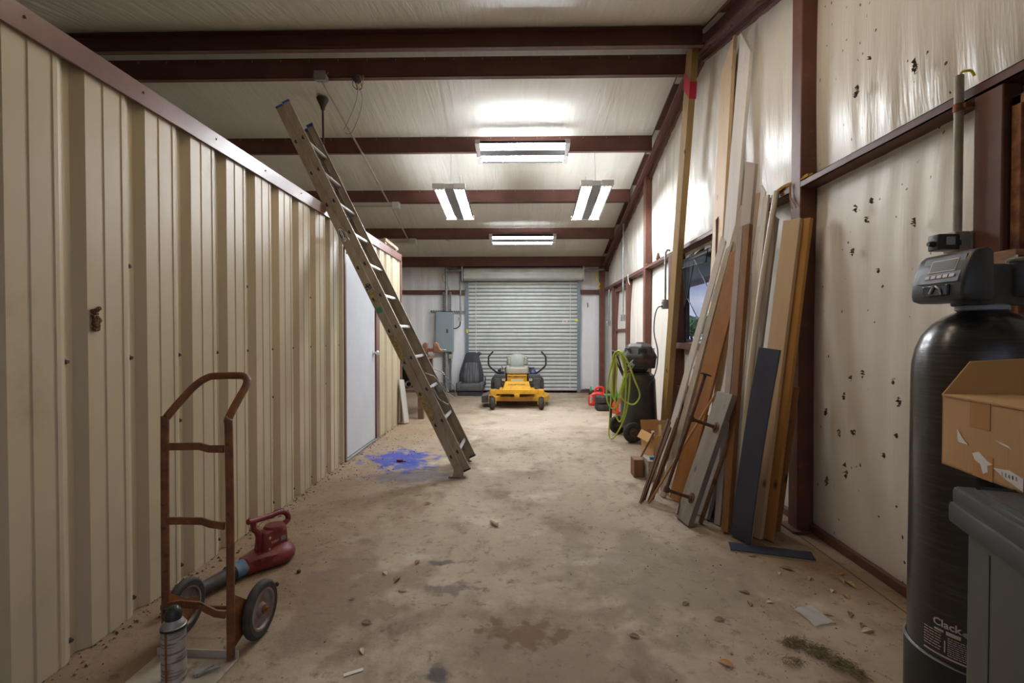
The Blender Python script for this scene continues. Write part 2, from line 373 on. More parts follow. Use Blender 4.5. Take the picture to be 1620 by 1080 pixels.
# outer sheet of the right wall, with the window hole
def sheet(y0, y1, z0, z1): return B(XR + .02, XR + .04, y0, y1, z0, z1)
osh = MB()
for a in ((YN - .1, WIN[0], 0, 2.8), (WIN[1], YF + .1, 0, 2.8), (WIN[0], WIN[1], 0, WIN[2] - .02), (WIN[0], WIN[1], WIN[3] + .02, 2.8)): osh.box(XR + .02, XR + .04, *a)
osh.prism([(YN - .1, 2.75), (YF + .1, 2.75), (YF + .1, zc(YF) + .1), (RIDGE_Y, RIDGE_Z + .12), (YN - .1, zc(YN) + .1)], XR + .02, XR + .04, axis='x')
struct(osh.build('wall_right_outer', WHITE, smooth=0))
def back_pt(u, v):
    x = XL + (XR - XL) * u; z = (zc(YF) + .03) * v
    b = z / 2.14 if z < 2.14 else (z - 2.14) / .68
    q = (4 * max(min(b, 1), 0) * (1 - max(min(b, 1), 0))) ** .4
    return Vector((x, YF - .05 * q + .004 * sin(x * 27), z))
struct(MB().grid(240, 40, back_pt, lambda u, v: -1.17 < XL + (XR - XL) * u < 1.23 and v * 2.85 < 2.43).build('wall_back', INS_B, smooth=60))
struct(B(XL - .1, -1.17, YF + .02, YF + .06, 0, 3.0).box(1.23, XR + .1, YF + .02, YF + .06, 0, 3).box(-1.17, 1.23, YF + .02, YF + .06, 2.43, 3).build('wall_back_outer', WHITE))
struct(MB().grid(2, 2, lambda u, v: Vector((XL, YN + (YF - YN) * u, 4.2 * v))).build('wall_left', INS_B))
# front wall behind the camera, with an open doorway added to let sky light in
fw = MB(); fw.box(XL, -.9, YN - .06, YN, 0, 2.95).box(1.5, XR + .05, YN - .06, YN, 0, 2.95).box(-.9, 1.5, YN - .06, YN, 2.2, 2.95)
struct(fw.build('wall_front', INS_B))

# ---- right wall steel
struct(B(1.818, 1.86, YN, 10.3, .0, .05).build('baseboard_right', BEAM, bevel=.003))
def post(name, x0, x1, y0, y1, z1, m=POST): return struct(B(x0, x1, y0, y1, 0, z1).build(name, m, bevel=.006))
post('trim_1', 1.745, 1.845, 3.075, 3.185, zc(3.1) - .20)
post('trim_2', 1.745, 1.835, 6.88, 6.99, zc(6.9) - .18)
post('trim_3', 1.645, 1.75, 10.2, 10.32, 2.68)
struct(B(1.70, 1.86, 3.04, 3.22, 0, .012).build('trim_base_plate', POST))
def cgirt(name, x0, x1, y0, y1, z0, z1, m=BEAM):
    """lying C girt: lip at x0, web on top"""
    g = MB(); g.box(x0, x0 + .006, y0, y1, z0, z1).box(x0, x1, y0, y1, z0 - .0, z0 + .005).box(x0, x1, y0, y1, z1 - .004, z1)
    return struct(g.build(name, m))
cgirt('trim_4', 1.745, 1.862, YN, 3.075, 2.164, 2.205)
cgirt('trim_5', 1.745, 1.862, 3.185, 6.88, 2.164, 2.205)
cgirt('trim_6', 1.745, 1.862, 6.99, 10.2, 2.15, 2.205)
# small framed door in the far end of the right wall
post('trim_7', 1.745, 1.835, 9.30, 9.40, 2.15)
post('trim_8', 1.745, 1.835, 8.05, 8.16, 2.15)
MB_ = MB(); MB_.box(1.76, 1.83, 9.10, 9.16, .9, 2.08).box(1.76, 1.83, 8.20, 9.10, 2.03, 2.08).box(1.76, 1.83, 8.16, 9.15, 1.30, 1.34).box(1.74, 1.83, 8.16, 9.3, .86, .91)
struct(MB_.build('trim_9', BEAM, bevel=.003))
# near rusty door frame at the right edge of the view
post('trim_10', 1.745, 1.815, 1.80, 1.915, 2.16)
f_ = MB(); f_.box(1.765, 1.80, 1.755, 1.79, 0, 2.10).box(1.80, 1.85, 1.72, 1.79, 0, 2.10).box(1.765, 1.85, .75, 1.79, 2.065, 2.10).box(1.765, 1.80, .75, .79, 0, 2.10)
struct(f_.build('trim_11', RUST, bevel=.003))
# jamb posts and sill of the window
struct(B(1.745, 1.865, 5.58, 5.80, 0, 2.165).build('trim_12', POST, bevel=.004))
struct(B(1.745, 1.865, 4.12, 4.28, 0, 2.165).build('trim_13', POST, bevel=.004))
struct(B(1.755, 1.90, 4.28, 5.58, 1.085, 1.15).build('trim_14', BEAM, bevel=.003))
struct(B(1.78, 1.86, 4.28, 5.58, .60, .66).build('trim_15', BEAM, bevel=.003))
# rake channel along the gable, both slopes
def rake(y0, y1, name):
    g = MB()
    for (dx0, dx1, dz0, dz1) in ((1.775, 1.785, -.23, -.005), (1.69, 1.785, -.012, -.006), (1.69, 1.785, -.215, -.206), (1.69, 1.696, -.206, -.185), (1.69, 1.696, -.03, -.01), (1.785, 1.86, -.255, -.235), (1.735, 1.742, -.235, -.215)):
        vs = [Vector((x, y, zc(y) + z)) for y in (y0, y1) for z in (dz0, dz1) for x in (dx0, dx1)]
        g.add(vs, [(0, 1, 3, 2), (4, 6, 7, 5), (0, 4, 5, 1), (2, 3, 7, 6), (0, 2, 6, 4), (1, 5, 7, 3)])
    for i in range(int((y1 - y0) / .45)):
        y = y0 + .2 + i * .45; g.lathe([(.009, 0), (.009, .006), (.004, .009)], 6, TR(1.72, y, zc(y) - .215, rx=pi))
    return struct(g.build(name, BEAM))
rake(RIDGE_Y, 10.36, 'trim_16'); rake(YN, RIDGE_Y, 'trim_17')
# purlins: C sections running left to right
def purlin(n, y, face, drop=.012, d=.20, fl=.065, x1=1.69):
    """web at y; face=+1 opens towards the far end"""
    zt = zc(y) - drop; z0 = zt - d; g = MB()
    ya, yb = sorted((y, y + face * .006)); g.box(XL, x1, ya, yb, z0, zt)
    ya, yb = sorted((y, y + face * fl)); g.box(XL, x1, ya, yb, z0, z0 + .005).box(XL, x1, ya, yb, zt - .02 - (fl * SL), zt - .015 - (fl * SL))
    ya, yb = sorted((y + face * (fl - .005), y + face * fl)); g.box(XL, x1, ya, yb, z0, z0 + .02)
    g.mi = 1
    x = XL + .2
    while x < x1 - .05:
        g.box(x - .002, x + .002, y - .007, y + .001, zt - .035, zt - .018); x += .30
    return struct(g.build('trim_%d' % n, [BEAM, GALVD], smooth=0))
purlin(18, 4.60, -1); purlin(19, 5.02, 1, drop=.057)
for i, y in enumerate((6.335, 7.60, 8.87)): purlin(20 + i, y, 1)
purlin(23, 10.14, 1, d=.21, fl=.1, x1=1.74)
for i, y in enumerate((3.40, 2.13, .87, -.38)): purlin(24 + i, y, -1)
# girt and eave trim on the back wall
struct(B(XL, -1.22, 10.33, 10.40, 2.10, 2.185).build('trim_28', BEAM, bevel=.003))
struct(B(1.26, 1.70, 10.31, 10.40, 2.10, 2.185).build('trim_29', BEAM, bevel=.003))
struct(B(XL, 1.72, 10.30, 10.39, 0, .05).build('baseboard_back', BEAM))

# ------------------------------------------------------------------ the ribbed partition on the left
PX = -1.72
def prof_x(y):
    q = (y - 1.885) % .3047
    def seg(a, b, xa, xb): return xa + (xb - xa) * (q - a) / (b - a)
    pts = [(0, 0), (.070, 0), (.074, -.004), (.082, -.004), (.086, 0), (.160, 0), (.164, -.004), (.172, -.004), (.176, 0), (.192, 0), (.215, -.010), (.243, -.031), (.272, -.033), (.3047, 0)]
    for (a, xa), (b, xb) in zip(pts, pts[1:]):
        if a <= q <= b: return PX + seg(a, b, xa, xb)
    return PX
def ribbed(name, y0, y1, z0, z1, m, skip=None):
    qs = [0, .070, .074, .082, .086, .160, .164, .172, .176, .192, .203, .215, .229, .243, .258, .272, .2745, .302]
    ys = sorted({round(1.885 + .3047 * k + q, 4) for k in range(-12, 20) for q in qs if y0 < 1.885 + .3047 * k + q < y1} | {y0, y1})
    b = MB(); b.loft([[Vector((prof_x(y), y, z)) for y in ys] for z in (z0, (z0 + z1) / 2, z1)], caps=False, closed=False)
    return b, ys
wl = MB()
for y0, y1, z0, z1 in ((YN, 4.655, 0, 2.35), (5.765, 6.83, 0, 2.35), (4.655, 5.765, 2.10, 2.35)):
    b, _ = ribbed('w', y0, y1, z0, z1, BEIGE); n = len(wl.v); wl.v += b.v; wl.f += [tuple(i + n for i in f) for f in b.f]; wl.m += [0] * len(b.f)
wl.mi = 1
for k in range(-6, 17):                                    # screws in the ribs
    y = 1.885 + .3047 * k - .075
    if 4.6 < y < 5.8 or y < .3: continue
    for z in (.07, 1.144) + ((1.55,) if k % 3 == 1 else ()) + ((.81,) if k % 3 == 2 else ()):
        wl.lathe([(.011, 0), (.011, .003), (.007, .005), (.007, .012), (.001, .013)], 8, TR(prof_x(y), y, z, ry=pi / 2))
SCREW = mat('screw head', (.10, .09, .085), .4, metal=.7)
struct(wl.build('wall_partition', [BEIGE, SCREW], smooth=20, fix=False))
# inner faces, far end and roof deck of the storage room
en = MB(); en.box(XL, PX - .02, 6.80, 6.83, 0, 2.33).box(XL, -1.80, YN, 6.83, 2.30, 2.335).box(-1.82, -1.81, YN, 4.66, 0, 2.3).box(-1.82, -1.81, 5.76, 6.8, 0, 2.3)
struct(en.build('wall_partition_end', BEIGE))
tr = MB(); tr.prism([(-1.702, 2.278), (-1.702, 2.372), (-1.86, 2.376), (-1.86, 2.366), (-1.714, 2.360), (-1.714, 2.278)], YN, 6.86)
for i in range(13): tr.lathe([(.006, 0), (.006, .003), (.002, .006)], 8, TR(-1.702, .6 + i * .52, 2.335, ry=pi / 2))
struct(tr.build('trim_30', RTRIM, bevel=.0015))
struct(B(-1.80, -1.70, 6.815, 6.865, 0, 2.28).build('trim_31', RTRIM, bevel=.003))
# wasp nest
random.seed(3)
ns = MB()
for i in range(46):
    y = 1.915 + random.uniform(-.015, .018); z = 1.31 + random.uniform(-.045, .045)
    r = random.uniform(.005, .009)
    ns.lathe([(.001, 0), (r * .8, .001), (r, r), (r * .8, r * 1.6), (r * .2, r * 1.7)], 7, TR(PX + .0005, y, z, ry=pi / 2, rx=random.uniform(-.4, .4)))
tag(ns.build('wasp_nest', mat('mud nest brown', (.16, .075, .02), .9, col2=(.07, .03, .01), scale=80), origin=(PX, 1.915, 1.31)), 'small brown mud wasp nest stuck on the beige ribbed partition', 'wasp nest')

# walk door in the partition
d1 = struct(thing('door_1', None, None, (-1.735, 4.70, 0)))
B(-.02, .012, .0, .95, .025, 2.04).build('door_leaf', DOORW, d1, bevel=.002)
fr = B(-.05, .026, -.045, -.004, 0, 2.10).box(-.05, .030, .955, 1.065, 0, 2.10).box(-.05, .028, -.045, 1.065, 2.045, 2.10)
fr.build('door_frame', RTRIM, d1, bevel=.002)
B(-.03, .035, -.04, 1.06, 0, .02).build('threshold', GALVD, d1, bevel=.003)
kb = MB(); kb.lathe([(.032, 0), (.032, .006), (.012, .010), (.011, .032), (.024, .040), (.028, .054), (.022, .066), (.001, .068)], 20, TR(.012, .885, 1.03, ry=pi / 2))
kb.build('door_handle', ALUL, d1)

# ------------------------------------------------------------------ roll-up door in the far wall
SLAT = mat('pale roll door slats', (.60, .62, .61), .4, col2=(.54, .55, .53), scale=5, dirt=((.42, .36, .28), 5, .62, .85, (.3, 1, 2)))
GUIDE = mat('blue grey steel guide', (.23, .29, .34), .4, metal=.3)
d2 = struct(thing('door_2', None, None, (0.028, 10.33, 0)))
cu = MB(); prof = []
z = .03
while z < 2.42:
    for dz, dy in ((0, 0), (.010, 0), (.016, -.012), (.040, -.017), (.062, -.012), (.068, 0)): prof.append((z + dz, dy))
    z += .078
cu.loft([[Vector((x, dy, zz)) for zz, dy in prof] for x in (-1.165, 1.165)], caps=False, closed=False)
cu.m = [1 if j % 6 in (0, 5) else 0 for j in range(len(cu.f))]
cu.build('curtain', [SLAT, mat('slat seam grey', (.16, .18, .18), .5)], d2, smooth=25, fix=False)
B(-1.17, 1.17, -.03, .01, 0, .035).build('bottom_bar', GALVD, d2)
for s in (-1, 1):
    g = B(s * 1.19 - .03, s * 1.19 + .03, -.035, .03, 0, 2.46).box(s * 1.165 - .012, s * 1.165 + .012, -.05, -.03, 0, 2.40)
    g.build('guide_rail', GUIDE, d2, bevel=.003)
for x in (-1.0, 1.01): B(x - .008, x + .008, -.03, -.018, .03, 2.42).build('wind_strap', SLAT, d2)
coil = MB(); rings = []
nc = 48
for j in range(nc):
    a = 2 * pi * j / nc; r = .128 + .006 * cos(8 * a)
    rings.append((r * cos(a), r * sin(a)))
coil.loft([[Vector((x, -.15 + p, 2.505 + q)) for p, q in rings] for x in (-1.235, 1.25)])
coil.build('door_coil', SLAT, d2, smooth=40)
for s in (-1, 1):
    B(s * 1.265 - .012, s * 1.265 + .012, -.25, 0.0, 2.36, 2.66).build('coil_bracket', GALV, d2)
ax = MB().tube([(1.26, -.15, 2.58), (1.70, -.15, 2.60)], .022, 10); ax.build('axle', GALVD, d2)
ax = MB().tube([(-1.26, -.15, 2.58), (-1.62, -.15, 2.58)], .022, 10); ax.build('axle', GALVD, d2)
YTAG = mat('yellow tag', (.85, .70, .02), .5)
B(-1.2, -1.165, -.053, -.05, 1.27, 1.35).build('yellow_tag', YTAG, d2)
B(1.12, 1.17, -.053, -.05, 1.52, 1.56).build('yellow_tag', YTAG, d2)
lb = B(.84, .95, -.0195, -.018, 1.49, 1.545); lb.build('warning_label', WHITE, d2)
B(.86, .93, -.0205, -.0195, 1.505, 1.53).build('label_print', mat('red print', (.6, .22, .18), .6), d2)
lk = MB().torus(.035, .007, 16, 8, TR(-.93, -.04, .83, rx=pi / 2)); lk.box(-.935, -.925, -.045, -.02, .80, .86); lk.build('door_handle', BLACKP, d2)

# ------------------------------------------------------------------ fluorescent lamps
REFL = mat('lamp reflector dark', (.006, .006, .0065), .5, spec=.1)
SPINE = mat('lamp ballast cover', (.22, .22, .24), .5, spec=.2)
HOUS = mat('lamp housing', (.55, .55, .53), .45)
def fixture(name, label, Lx, Wd, rows, loc, rz, tilt, hang=0.0, grp=None):
    """local x along the tubes; rows = y positions of the tubes; underside at local z = 0"""
    t = thing(name, label, 'ceiling light', loc, rot=(tilt, 0, 0) if abs(rz) < .1 else (tilt, 0, rz), group=grp)
    if abs(rz) > .1:
        t.rotation_euler = (Matrix.Rotation(tilt, 3, 'X') @ Matrix.Rotation(rz, 3, 'Z')).to_euler()
    h = MB(); h.box(-Lx / 2, Lx / 2, -.055, .055, .004, .055); h.build('ballast_cover', SPINE, t)
    h = MB()
    for q in (-1, 1): h.box(-Lx / 2, Lx / 2, q * .13 - .049, q * .13 + .049, .030, .036)
    h.box(-Lx / 2, Lx / 2, -Wd / 2, -Wd / 2 + .004, .0, .03).box(-Lx / 2, Lx / 2, Wd / 2 - .004, Wd / 2, 0, .03)
    h.build('lamp_housing', REFL, t)
    for s in (-1, 1):
        e = MB(); e.box(s * Lx / 2 - .03, s * Lx / 2 + .03, -Wd / 2 - .01, -.055, -.012, .05).box(s * Lx / 2 - .03, s * Lx / 2 + .03, .055, Wd / 2 + .01, -.012, .05).box(s * Lx / 2 - .02, s * Lx / 2 + .02, -.06, .06, .0, .045)
        e.build('end_cap', HOUS, t, bevel=.003)
    for y in rows:
        MB().tube([(-Lx / 2 + .03, y, .010), (Lx / 2 - .03, y, .010)], .008, 10).build('tube', TUBEM, t)
    if hang:
        for sx in (-1, 1):
            MB().tube([(sx * Lx * .38, 0, .05), (sx * Lx * .38 + (0 if abs(rz) < .1 else 0), 0, .05 + hang)], .0022, 6).build('hanger_wire', GALVD, t)
    return t
six = (-.175, -.13, -.085, .085, .13, .175)
TILT = -math.atan(.25)
fixture('fluorescent_light', 'lit six-tube fluorescent light hanging crosswise, nearest and largest of the lit lamps', 1.12, .42, six, (.012, 6.21, 3.555), 0, TILT)
fixture('fluorescent_light', 'lit six-tube fluorescent light hung lengthwise on the left, toward the ladder', 1.17, .40, six, (-.925, 6.76, 3.045), pi / 2, R(-6.2), hang=.60)
fixture('fluorescent_light', 'lit six-tube fluorescent light hung lengthwise on the right, toward the gable wall', 1.17, .40, six, (.955, 6.745, 3.05), pi / 2, R(-8.5), hang=.59)
fixture('fluorescent_light', 'lit four-tube fluorescent light crosswise at the back, nearest the roll-up door', 1.13, .36, (-.145, -.095, .095, .145), (.02, 8.735, 2.925), 0, TILT)
NT = mat('added warm tube', (1.0, .84, .66), .5, emit=NEAR_POWER)
# unseen lamps added over the near half to light the foreground
TUBEM_KEEP = TUBEM
TUBEM = NT
for lx, ly, lb_ in ((-.75, 2.72, 'added warm tube light under the near roof slope, above the aisle on the left, unseen, for foreground light'), (.75, 2.72, 'added warm tube light under the near roof slope, above the aisle on the right, unseen, for foreground light')):
    fixture('fluorescent_light', lb_, 1.17, .40, six, (lx, ly, zc(ly) - .22), 0, math.atan(.25), hang=.16)
TUBEM = TUBEM_KEEP
OFFT = mat('unlit tube', (.62, .60, .55), .3)
def strip(label, x1, y, z):
    t = thing('strip_light', label, 'ceiling light', (x1 - .6, y, z))
    MB().prism([(-.055, .03), (-.02, .012), (.02, .012), (.055, .03), (.055, .035), (.025, .085), (-.025, .085), (-.055, .035)], -.6, .6, TR(rz=pi / 2)).build('lamp_housing', mat('strip light tan white', (.50, .46, .39), .5), t)
    for s in (-1, 1): MB().tube([(-.57, s * .03, .0), (.57, s * .03, .0)], .011, 10).build('tube', OFFT, t)
    B(.50, .605, -.055, .055, -.014, .085).build('end_cap', HOUS, t, bevel=.003)
strip('unlit strip light behind the ladder, under the nearer purlin', -1.91, 7.55, 3.215)
strip('unlit strip light beside the partition corner, under the farther purlin', -1.93, 8.83, 2.90)

# conduit run, junction box, dangling wires, fan rod
jb = thing('junction_box', 'open metal junction box under the ridge purlin above the ladder', 'junction box', (-2.06, 4.97, 3.905))
B(-.06, .06, -.05, .05, -.05, -.0).build('box_body', GALVD, jb, bevel=.004); B(-.05, .07, -.055, -.05, -.075, .02).build('cover_plate', GALV, jb)
MB().tube([(.05, 0, -.01), (.075, -.01, .02), (.08, 0, .03)], .004, 6).build('wire', mat('orange wire', (.6, .22, .03), .5), jb)
zcd = lambda y: zc(y) - .235
cn = MB().tube([(-2.06, 5.0, 3.855), (-2.08, 6.33, zcd(6.33)), (-2.075, 7.6, zcd(7.6) - .0)], .011, 10)
for y in (6.33, 7.0): cn.tube([(-2.08, y - .03, zcd(y - .03)), (-2.08, y + .03, zcd(y + .03))], .016, 10)
tag(cn.build('conduit', CONDT, origin=(-2.08, 6.3, 3.6)), 'thin conduit under the roof from the open junction box to the nearer unlit strip light', 'conduit')
tag(MB().tube([(-2.06, 7.62, 3.275), (-2.06, 8.80, 2.955)], .011, 10).build('conduit', CONDT, origin=(-2.06, 8.2, 3.1)), 'short thin conduit between the two unlit strip lights', 'conduit')
wb = thing('light_socket', 'broken lamp socket with loose black and orange wires under the ridge purlin', 'socket', (-1.69, 5.0, 3.86))
MB().lathe([(.045, .045), (.05, .03), (.035, .0), (.02, -.02)], 14).build('socket_base', BLACKD, wb)
ow = MATS['orange wire']; random.seed(11)
for i in range(5):
    a = i * 1.3; MB().tube(smooth_path([(.03 * cos(a), .03 * sin(a), .03), (.06 * cos(a), .06 * sin(a), .05 - i * .01), (.05 * cos(a + .8), .05 * sin(a + .8), -.03 - .01 * i), (.02 * cos(a), .02, -.08)], 5), .004, 6).build('wire', ow if i < 2 else BLACKP, wb)
MB().tube(smooth_path([(.01, 0, -.06), (.03, .05, -.16), (-.06, .2, -.28), (-.22, .42, -.36), (-.32, .5, -.32)], 6), .0025, 5).build('wire', BLACKP, wb)
MB().tube(smooth_path([(.0, 0, -.06), (-.05, .1, -.15), (-.2, .3, -.26), (-.32, .46, -.31)], 6), .0025, 5).build('wire', BLACKP, wb)
DKBR = mat('dark brown fan metal', (.05, .022, .018), .5)
fd = thing('ceiling_fan_rod', 'dark brown ceiling fan canopy and down rod hanging behind the ladder top', 'fan rod', (-2.32, 5.64, 3.995))
MB().lathe([(.066, .0), (.068, -.01), (.05, -.05), (.028, -.10), (.022, -.13)], 20).build('canopy', DKBR, fd)
MB().tube([(0, 0, -.12), (.01, 0, -.78)], .0115, 10).build('down_rod', DKBR, fd)

# things lying on the storage room roof
tag(MB().prism([(-.05, 0), (.05, 0), (.05, .008), (.012, .012), (.008, .05), (0, .052), (-.006, .012), (-.05, .008)], -.75, .75, TR(-1.83, 6.03, 2.377, rz=.02)).build('metal_strip', mat('grey panel strip', (.30, .29, .28), .5), origin=(-1.83, 6.03, 2.38)), 'grey metal panel strip lying on the partition roof edge', 'metal strip')
tag(MB().box(-.018, .018, -.38, .38, 0, .10, TR(-1.915, 5.90, 2.384, ry=.35, rx=-.0)).build('foam_board', mat('chalky white board', (.62, .62, .60), .8, col2=(.48, .47, .45), scale=9), origin=(-1.9, 5.9, 2.4)), 'white chalky board lying on the partition roof behind the ladder', 'board')
tag(MB().prism([(-.03, 0), (.03, 0), (.035, .035), (.02, .04), (-.03, .012)], -.32, .32, TR(-1.80, 6.60, 2.455, rx=-.03)).box(-.02, .02, -.3, -.22, -.020, 0, TR(-1.80, 6.6, 2.452)).box(-.02, .02, .22, .3, -.020, 0, TR(-1.80, 6.6, 2.452)).build('wooden_lath', mat('tan splintered lath', (.45, .38, .28), .8, col2=(.3, .22, .14), scale=14), origin=(-1.8, 6.6, 2.4)), 'tan splintered lath on the partition roof near its far corner', 'lath')

# ------------------------------------------------------------------ window in the right wall with the yard outside
w1 = struct(thing('window_1', None, None, (1.89, 4.94, 1.64)))
wf = MB(); wf.box(-.02, .02, -.66, -.62, -.49, .47).box(-.02, .02, .60, .64, -.49, .47).box(-.02, .02, -.66, .64, -.49, -.45).box(-.02, .02, -.66, .64, .43, .47)
wf.build('window_frame', mat('dark window frame', (.05, .045, .045), .5), w1)
GLASS = bpy.data.materials.new('window glass'); GLASS.use_nodes = True
g_, gp = nodes_of(GLASS); tb = g_.nodes.new('ShaderNodeBsdfTransparent'); tb.inputs[0].default_value = (.93, .94, .97, 1)
gl = g_.nodes.new('ShaderNodeBsdfGlossy'); gl.inputs['Roughness'].default_value = .03; mx = g_.nodes.new('ShaderNodeMixShader'); fz = g_.nodes.new('ShaderNodeFresnel'); fz.inputs[0].default_value = 1.35
mx.inputs[0].default_value = .07; g_.links.new(tb.outputs[0], mx.inputs[1]); g_.links.new(gl.outputs[0], mx.inputs[2]); g_.links.new(mx.outputs[0], g_.nodes['Material Output'].inputs[0])
B(-.003, .003, -.62, .60, -.45, .43).build('pane', GLASS, w1)
MESHM = bpy.data.materials.new('sheer bug mesh'); MESHM.use_nodes = True
g_, gp = nodes_of(MESHM); gp.inputs['Base Color'].default_value = (.04, .045, .07, 1); gp.inputs['Roughness'].default_value = .8; gp.inputs['Alpha'].default_value = .26
sc = thing('window_screen', 'torn sheer bug screen with black edging hanging in the window', 'window screen', (1.84, 5.10, 1.66))
def drape(pts, name):
    P = [Vector(p) for p in pts]; m = MB(); m.add(P, [tuple(range(len(P)))]); m.build(name, MESHM, sc, smooth=0, fix=False)
    MB().tube(P + [P[0]], .006, 6).build('edging', BLACKP, sc)
drape([(0, .45, .40), (.0, .10, .38), (.0, .30, -.02), (.01, .42, -.10)], 'mesh_flap')
drape([(0, .10, .38), (.0, -.28, .05), (.01, -.05, -.30), (.0, .30, -.02)], 'mesh_flap')
drape([(-.01, .48, .42), (-.01, -.30, .42), (-.02, -.28, .30), (-.03, .44, .33)], 'mesh_flap')
# yard
GRASS = mat('yard grass', (.10, .15, .05), .9, col2=(.16, .17, .08), scale=.8)
tag(B(2.0, 120, -60, 110, -.12, -.06).box(-30, 2.0, -60, YN - .07, -.12, -.06).build('ground', GRASS), 'grass yard seen through the window', 'grass', kind='stuff')
pr = thing('porch_roof', 'metal porch roof with purple brown posts outside the window', 'porch roof', (3.4, 8, 0))
MB().prism([(1.905 - 3.4, 2.80), (.25, 2.36), (.25, 2.39), (1.905 - 3.4, 2.83)], -8, 6).build('roof_sheet', mat('porch roof sheet', (.58, .60, .72), .5), pr)
for y in (-6.5, -3.5, -.5, 2.5, 5.5): B(-1.46, .20, y, y + .06, -.12, -.02, TR(-.65, 0, 2.60, ry=.243) @ TR(.65)).build('rafter', BEAM, pr)
B(.18, .26, -8, 6, 2.26, 2.36).build('edge_beam', mat('porch edge beam', (.16, .11, .13), .5), pr)
for y in (-7.5, -1.2, 5.6): B(.18, .26, y, y + .1, -.06, 2.26).build('porch_post', BEAM, pr)
# trees along the horizon
LEAF = mat('leaf green', (.22, .34, .16), .8, col2=(.32, .44, .22), scale=1.4); BARK = mat('bark', (.10, .07, .05), .9)
def tree(label, x, y, h, seed, grp):
    random.seed(seed); t = thing('tree', label, 'tree', (x, y, -.06), group=grp)
    MB().tube([(0, 0, .005), (.1, .1, h * .3), (0, .1, h * .6)], [.18, .12, .05], 8).build('trunk', BARK, t)
    c = MB()
    for i in range(900):
        a = random.uniform(0, 2 * pi); u = random.uniform(-1, 1); rr = random.uniform(.55, 1) ** .5
        px, py, pz = h * .48 * rr * cos(a) * math.sqrt(1 - u * u), h * .48 * rr * sin(a) * math.sqrt(1 - u * u), h * .62 + h * .36 * rr * u
        s = random.uniform(.25, .5) * h / 5
        e = [Vector([random.uniform(-s, s) for _ in range(3)]) for _ in range(3)]
        q = Vector((px, py, pz)); c.add([q + e[0], q + e[1], q + e[2]], [(0, 1, 2)])
    c.build('foliage', LEAF, t, smooth=0, fix=False)
    return t
t0 = tree('green tree beyond the yard seen through the window', 24, 62, 3.9, 5, 'trees beyond the yard')
for i, (x, y, s) in enumerate(((18.5, 60, .9), (29, 70, 1.0), (24.2, 69, .95), (33, 76, 1.1), (24.6, 74, 1.1), (15, 54, .9), (27.5, 64, .85))):
    c = copy_tree(t0); c.location = (x, y, -.06); c.scale = (s * 1.2, s * 1.2, s); c.rotation_euler.z = i

# ------------------------------------------------------------------ extension ladder leaning on the partition
ld = thing('extension_ladder', 'tall weathered aluminium extension ladder leaning on the ribbed partition', 'ladder', (-.52, 4.45, 0))
LU = Vector((-.4407, 0, .8977)); LN = Vector((.8977, 0, .4407)); LO = Vector((-.585 + .52, 0, .055))
LM = Matrix(((LU.x, LN.x, 0, LO.x), (LU.y, LN.y, 1, LO.y), (LU.z, LN.z, 0, LO.z), (0, 0, 0, 1)))
BLUECAP = mat('blue rail cap', (.02, .06, .28), .5); STICK = mat('worn tan sticker', (.36, .27, .10), .6, col2=(.18, .14, .08), scale=40)
LEN = 3.52
def rail(b0, y, inward, a0, a1):
    g = MB(); wy = sorted((y, y + .003)); g.box(a0 + .001, a1 - .001, b0 + .001, b0 + .063, wy[0], wy[1], LM)
    e = sorted((y - inward * .002, y + inward * .022))
    g.box(a0, a1, b0, b0 + .003, e[0], e[1], LM).box(a0, a1, b0 + .061, b0 + .064, e[0], e[1], LM)
    g.box(a0 + .002, a1 - .002, b0 + .022, b0 + .042, y - .0015, y + .0045, LM)
    return g.build('rail', ALU, ld, smooth=0)
pitch = .305
for k, (b0, yo, a0, a1) in enumerate(((.0, .26, -.045, LEN), (.067, .245, -.045, LEN + .02))):
    for s in (-1, 1):
        rail(b0, s * yo, -s, a0, a1)
        MB().box(a1 - .012, a1 + .006, b0 - .001, b0 + .066, *sorted((s * (yo + .004), s * (yo - .024))), LM).build('end_cap', BLUECAP, ld, bevel=.003)
    rg = []
    for i in range(12):
        a = .125 + k * .012 + i * pitch
        if a > a1 - .05: break
        poly = [(a + .015 * cos(t), b0 + .034 + .015 * sin(t)) for t in [pi * 2 * j / 12 for j in range(12)]]
        poly = [(p, min(q, b0 + .042)) for p, q in poly]
        MB().loft([[Vector((p, q, -yo)) for p, q in poly], [Vector((p, q, yo)) for p, q in poly]], LM).build('rung', ALUL, ld)
        for s in (-1, 1):
            pg = MB(); hp = [(a + .018 * cos(t), b0 + .036 + .018 * sin(t)) for t in [pi + pi * j / 8 for j in range(9)]]
            pg.loft([[Vector((p, q, s * (yo + .002))) for p, q in hp], [Vector((p, q, s * (yo + .006))) for p, q in hp]], LM)
            pg.build('rung_plug', BLACKP, ld)
# shoes
for s in (-1, 1):
    f = MB(); f.prism([(-.045, .012), (.045, .012), (.052, .0), (-.06, .0)], s * .27 - .02, s * .27 + .02, TR(-.03, 0, .0) @ Matrix.Diagonal((1.3, 1, 1.25, 1)))
    f.prism([(-.035, .012), (.034, .012), (.032, .07), (.0, .085), (-.03, .07)], s * .262 - .018, s * .262 + .018, TR(-.03, 0, 0) @ Matrix.Diagonal((1.3, 1, 1.25, 1)))
    f.build('foot', ALU, ld, bevel=.002)
    MB().box(-.105, .0, s * .27 - .021, s * .27 + .021, .0, .006, TR(-.01)).build('rubber_pad', RUBBER, ld)
    MB().box(-.05, -.035, .066, .132, *sorted((s * .25, s * .222)), LM).build('bottom_cap', BLACKP, ld)
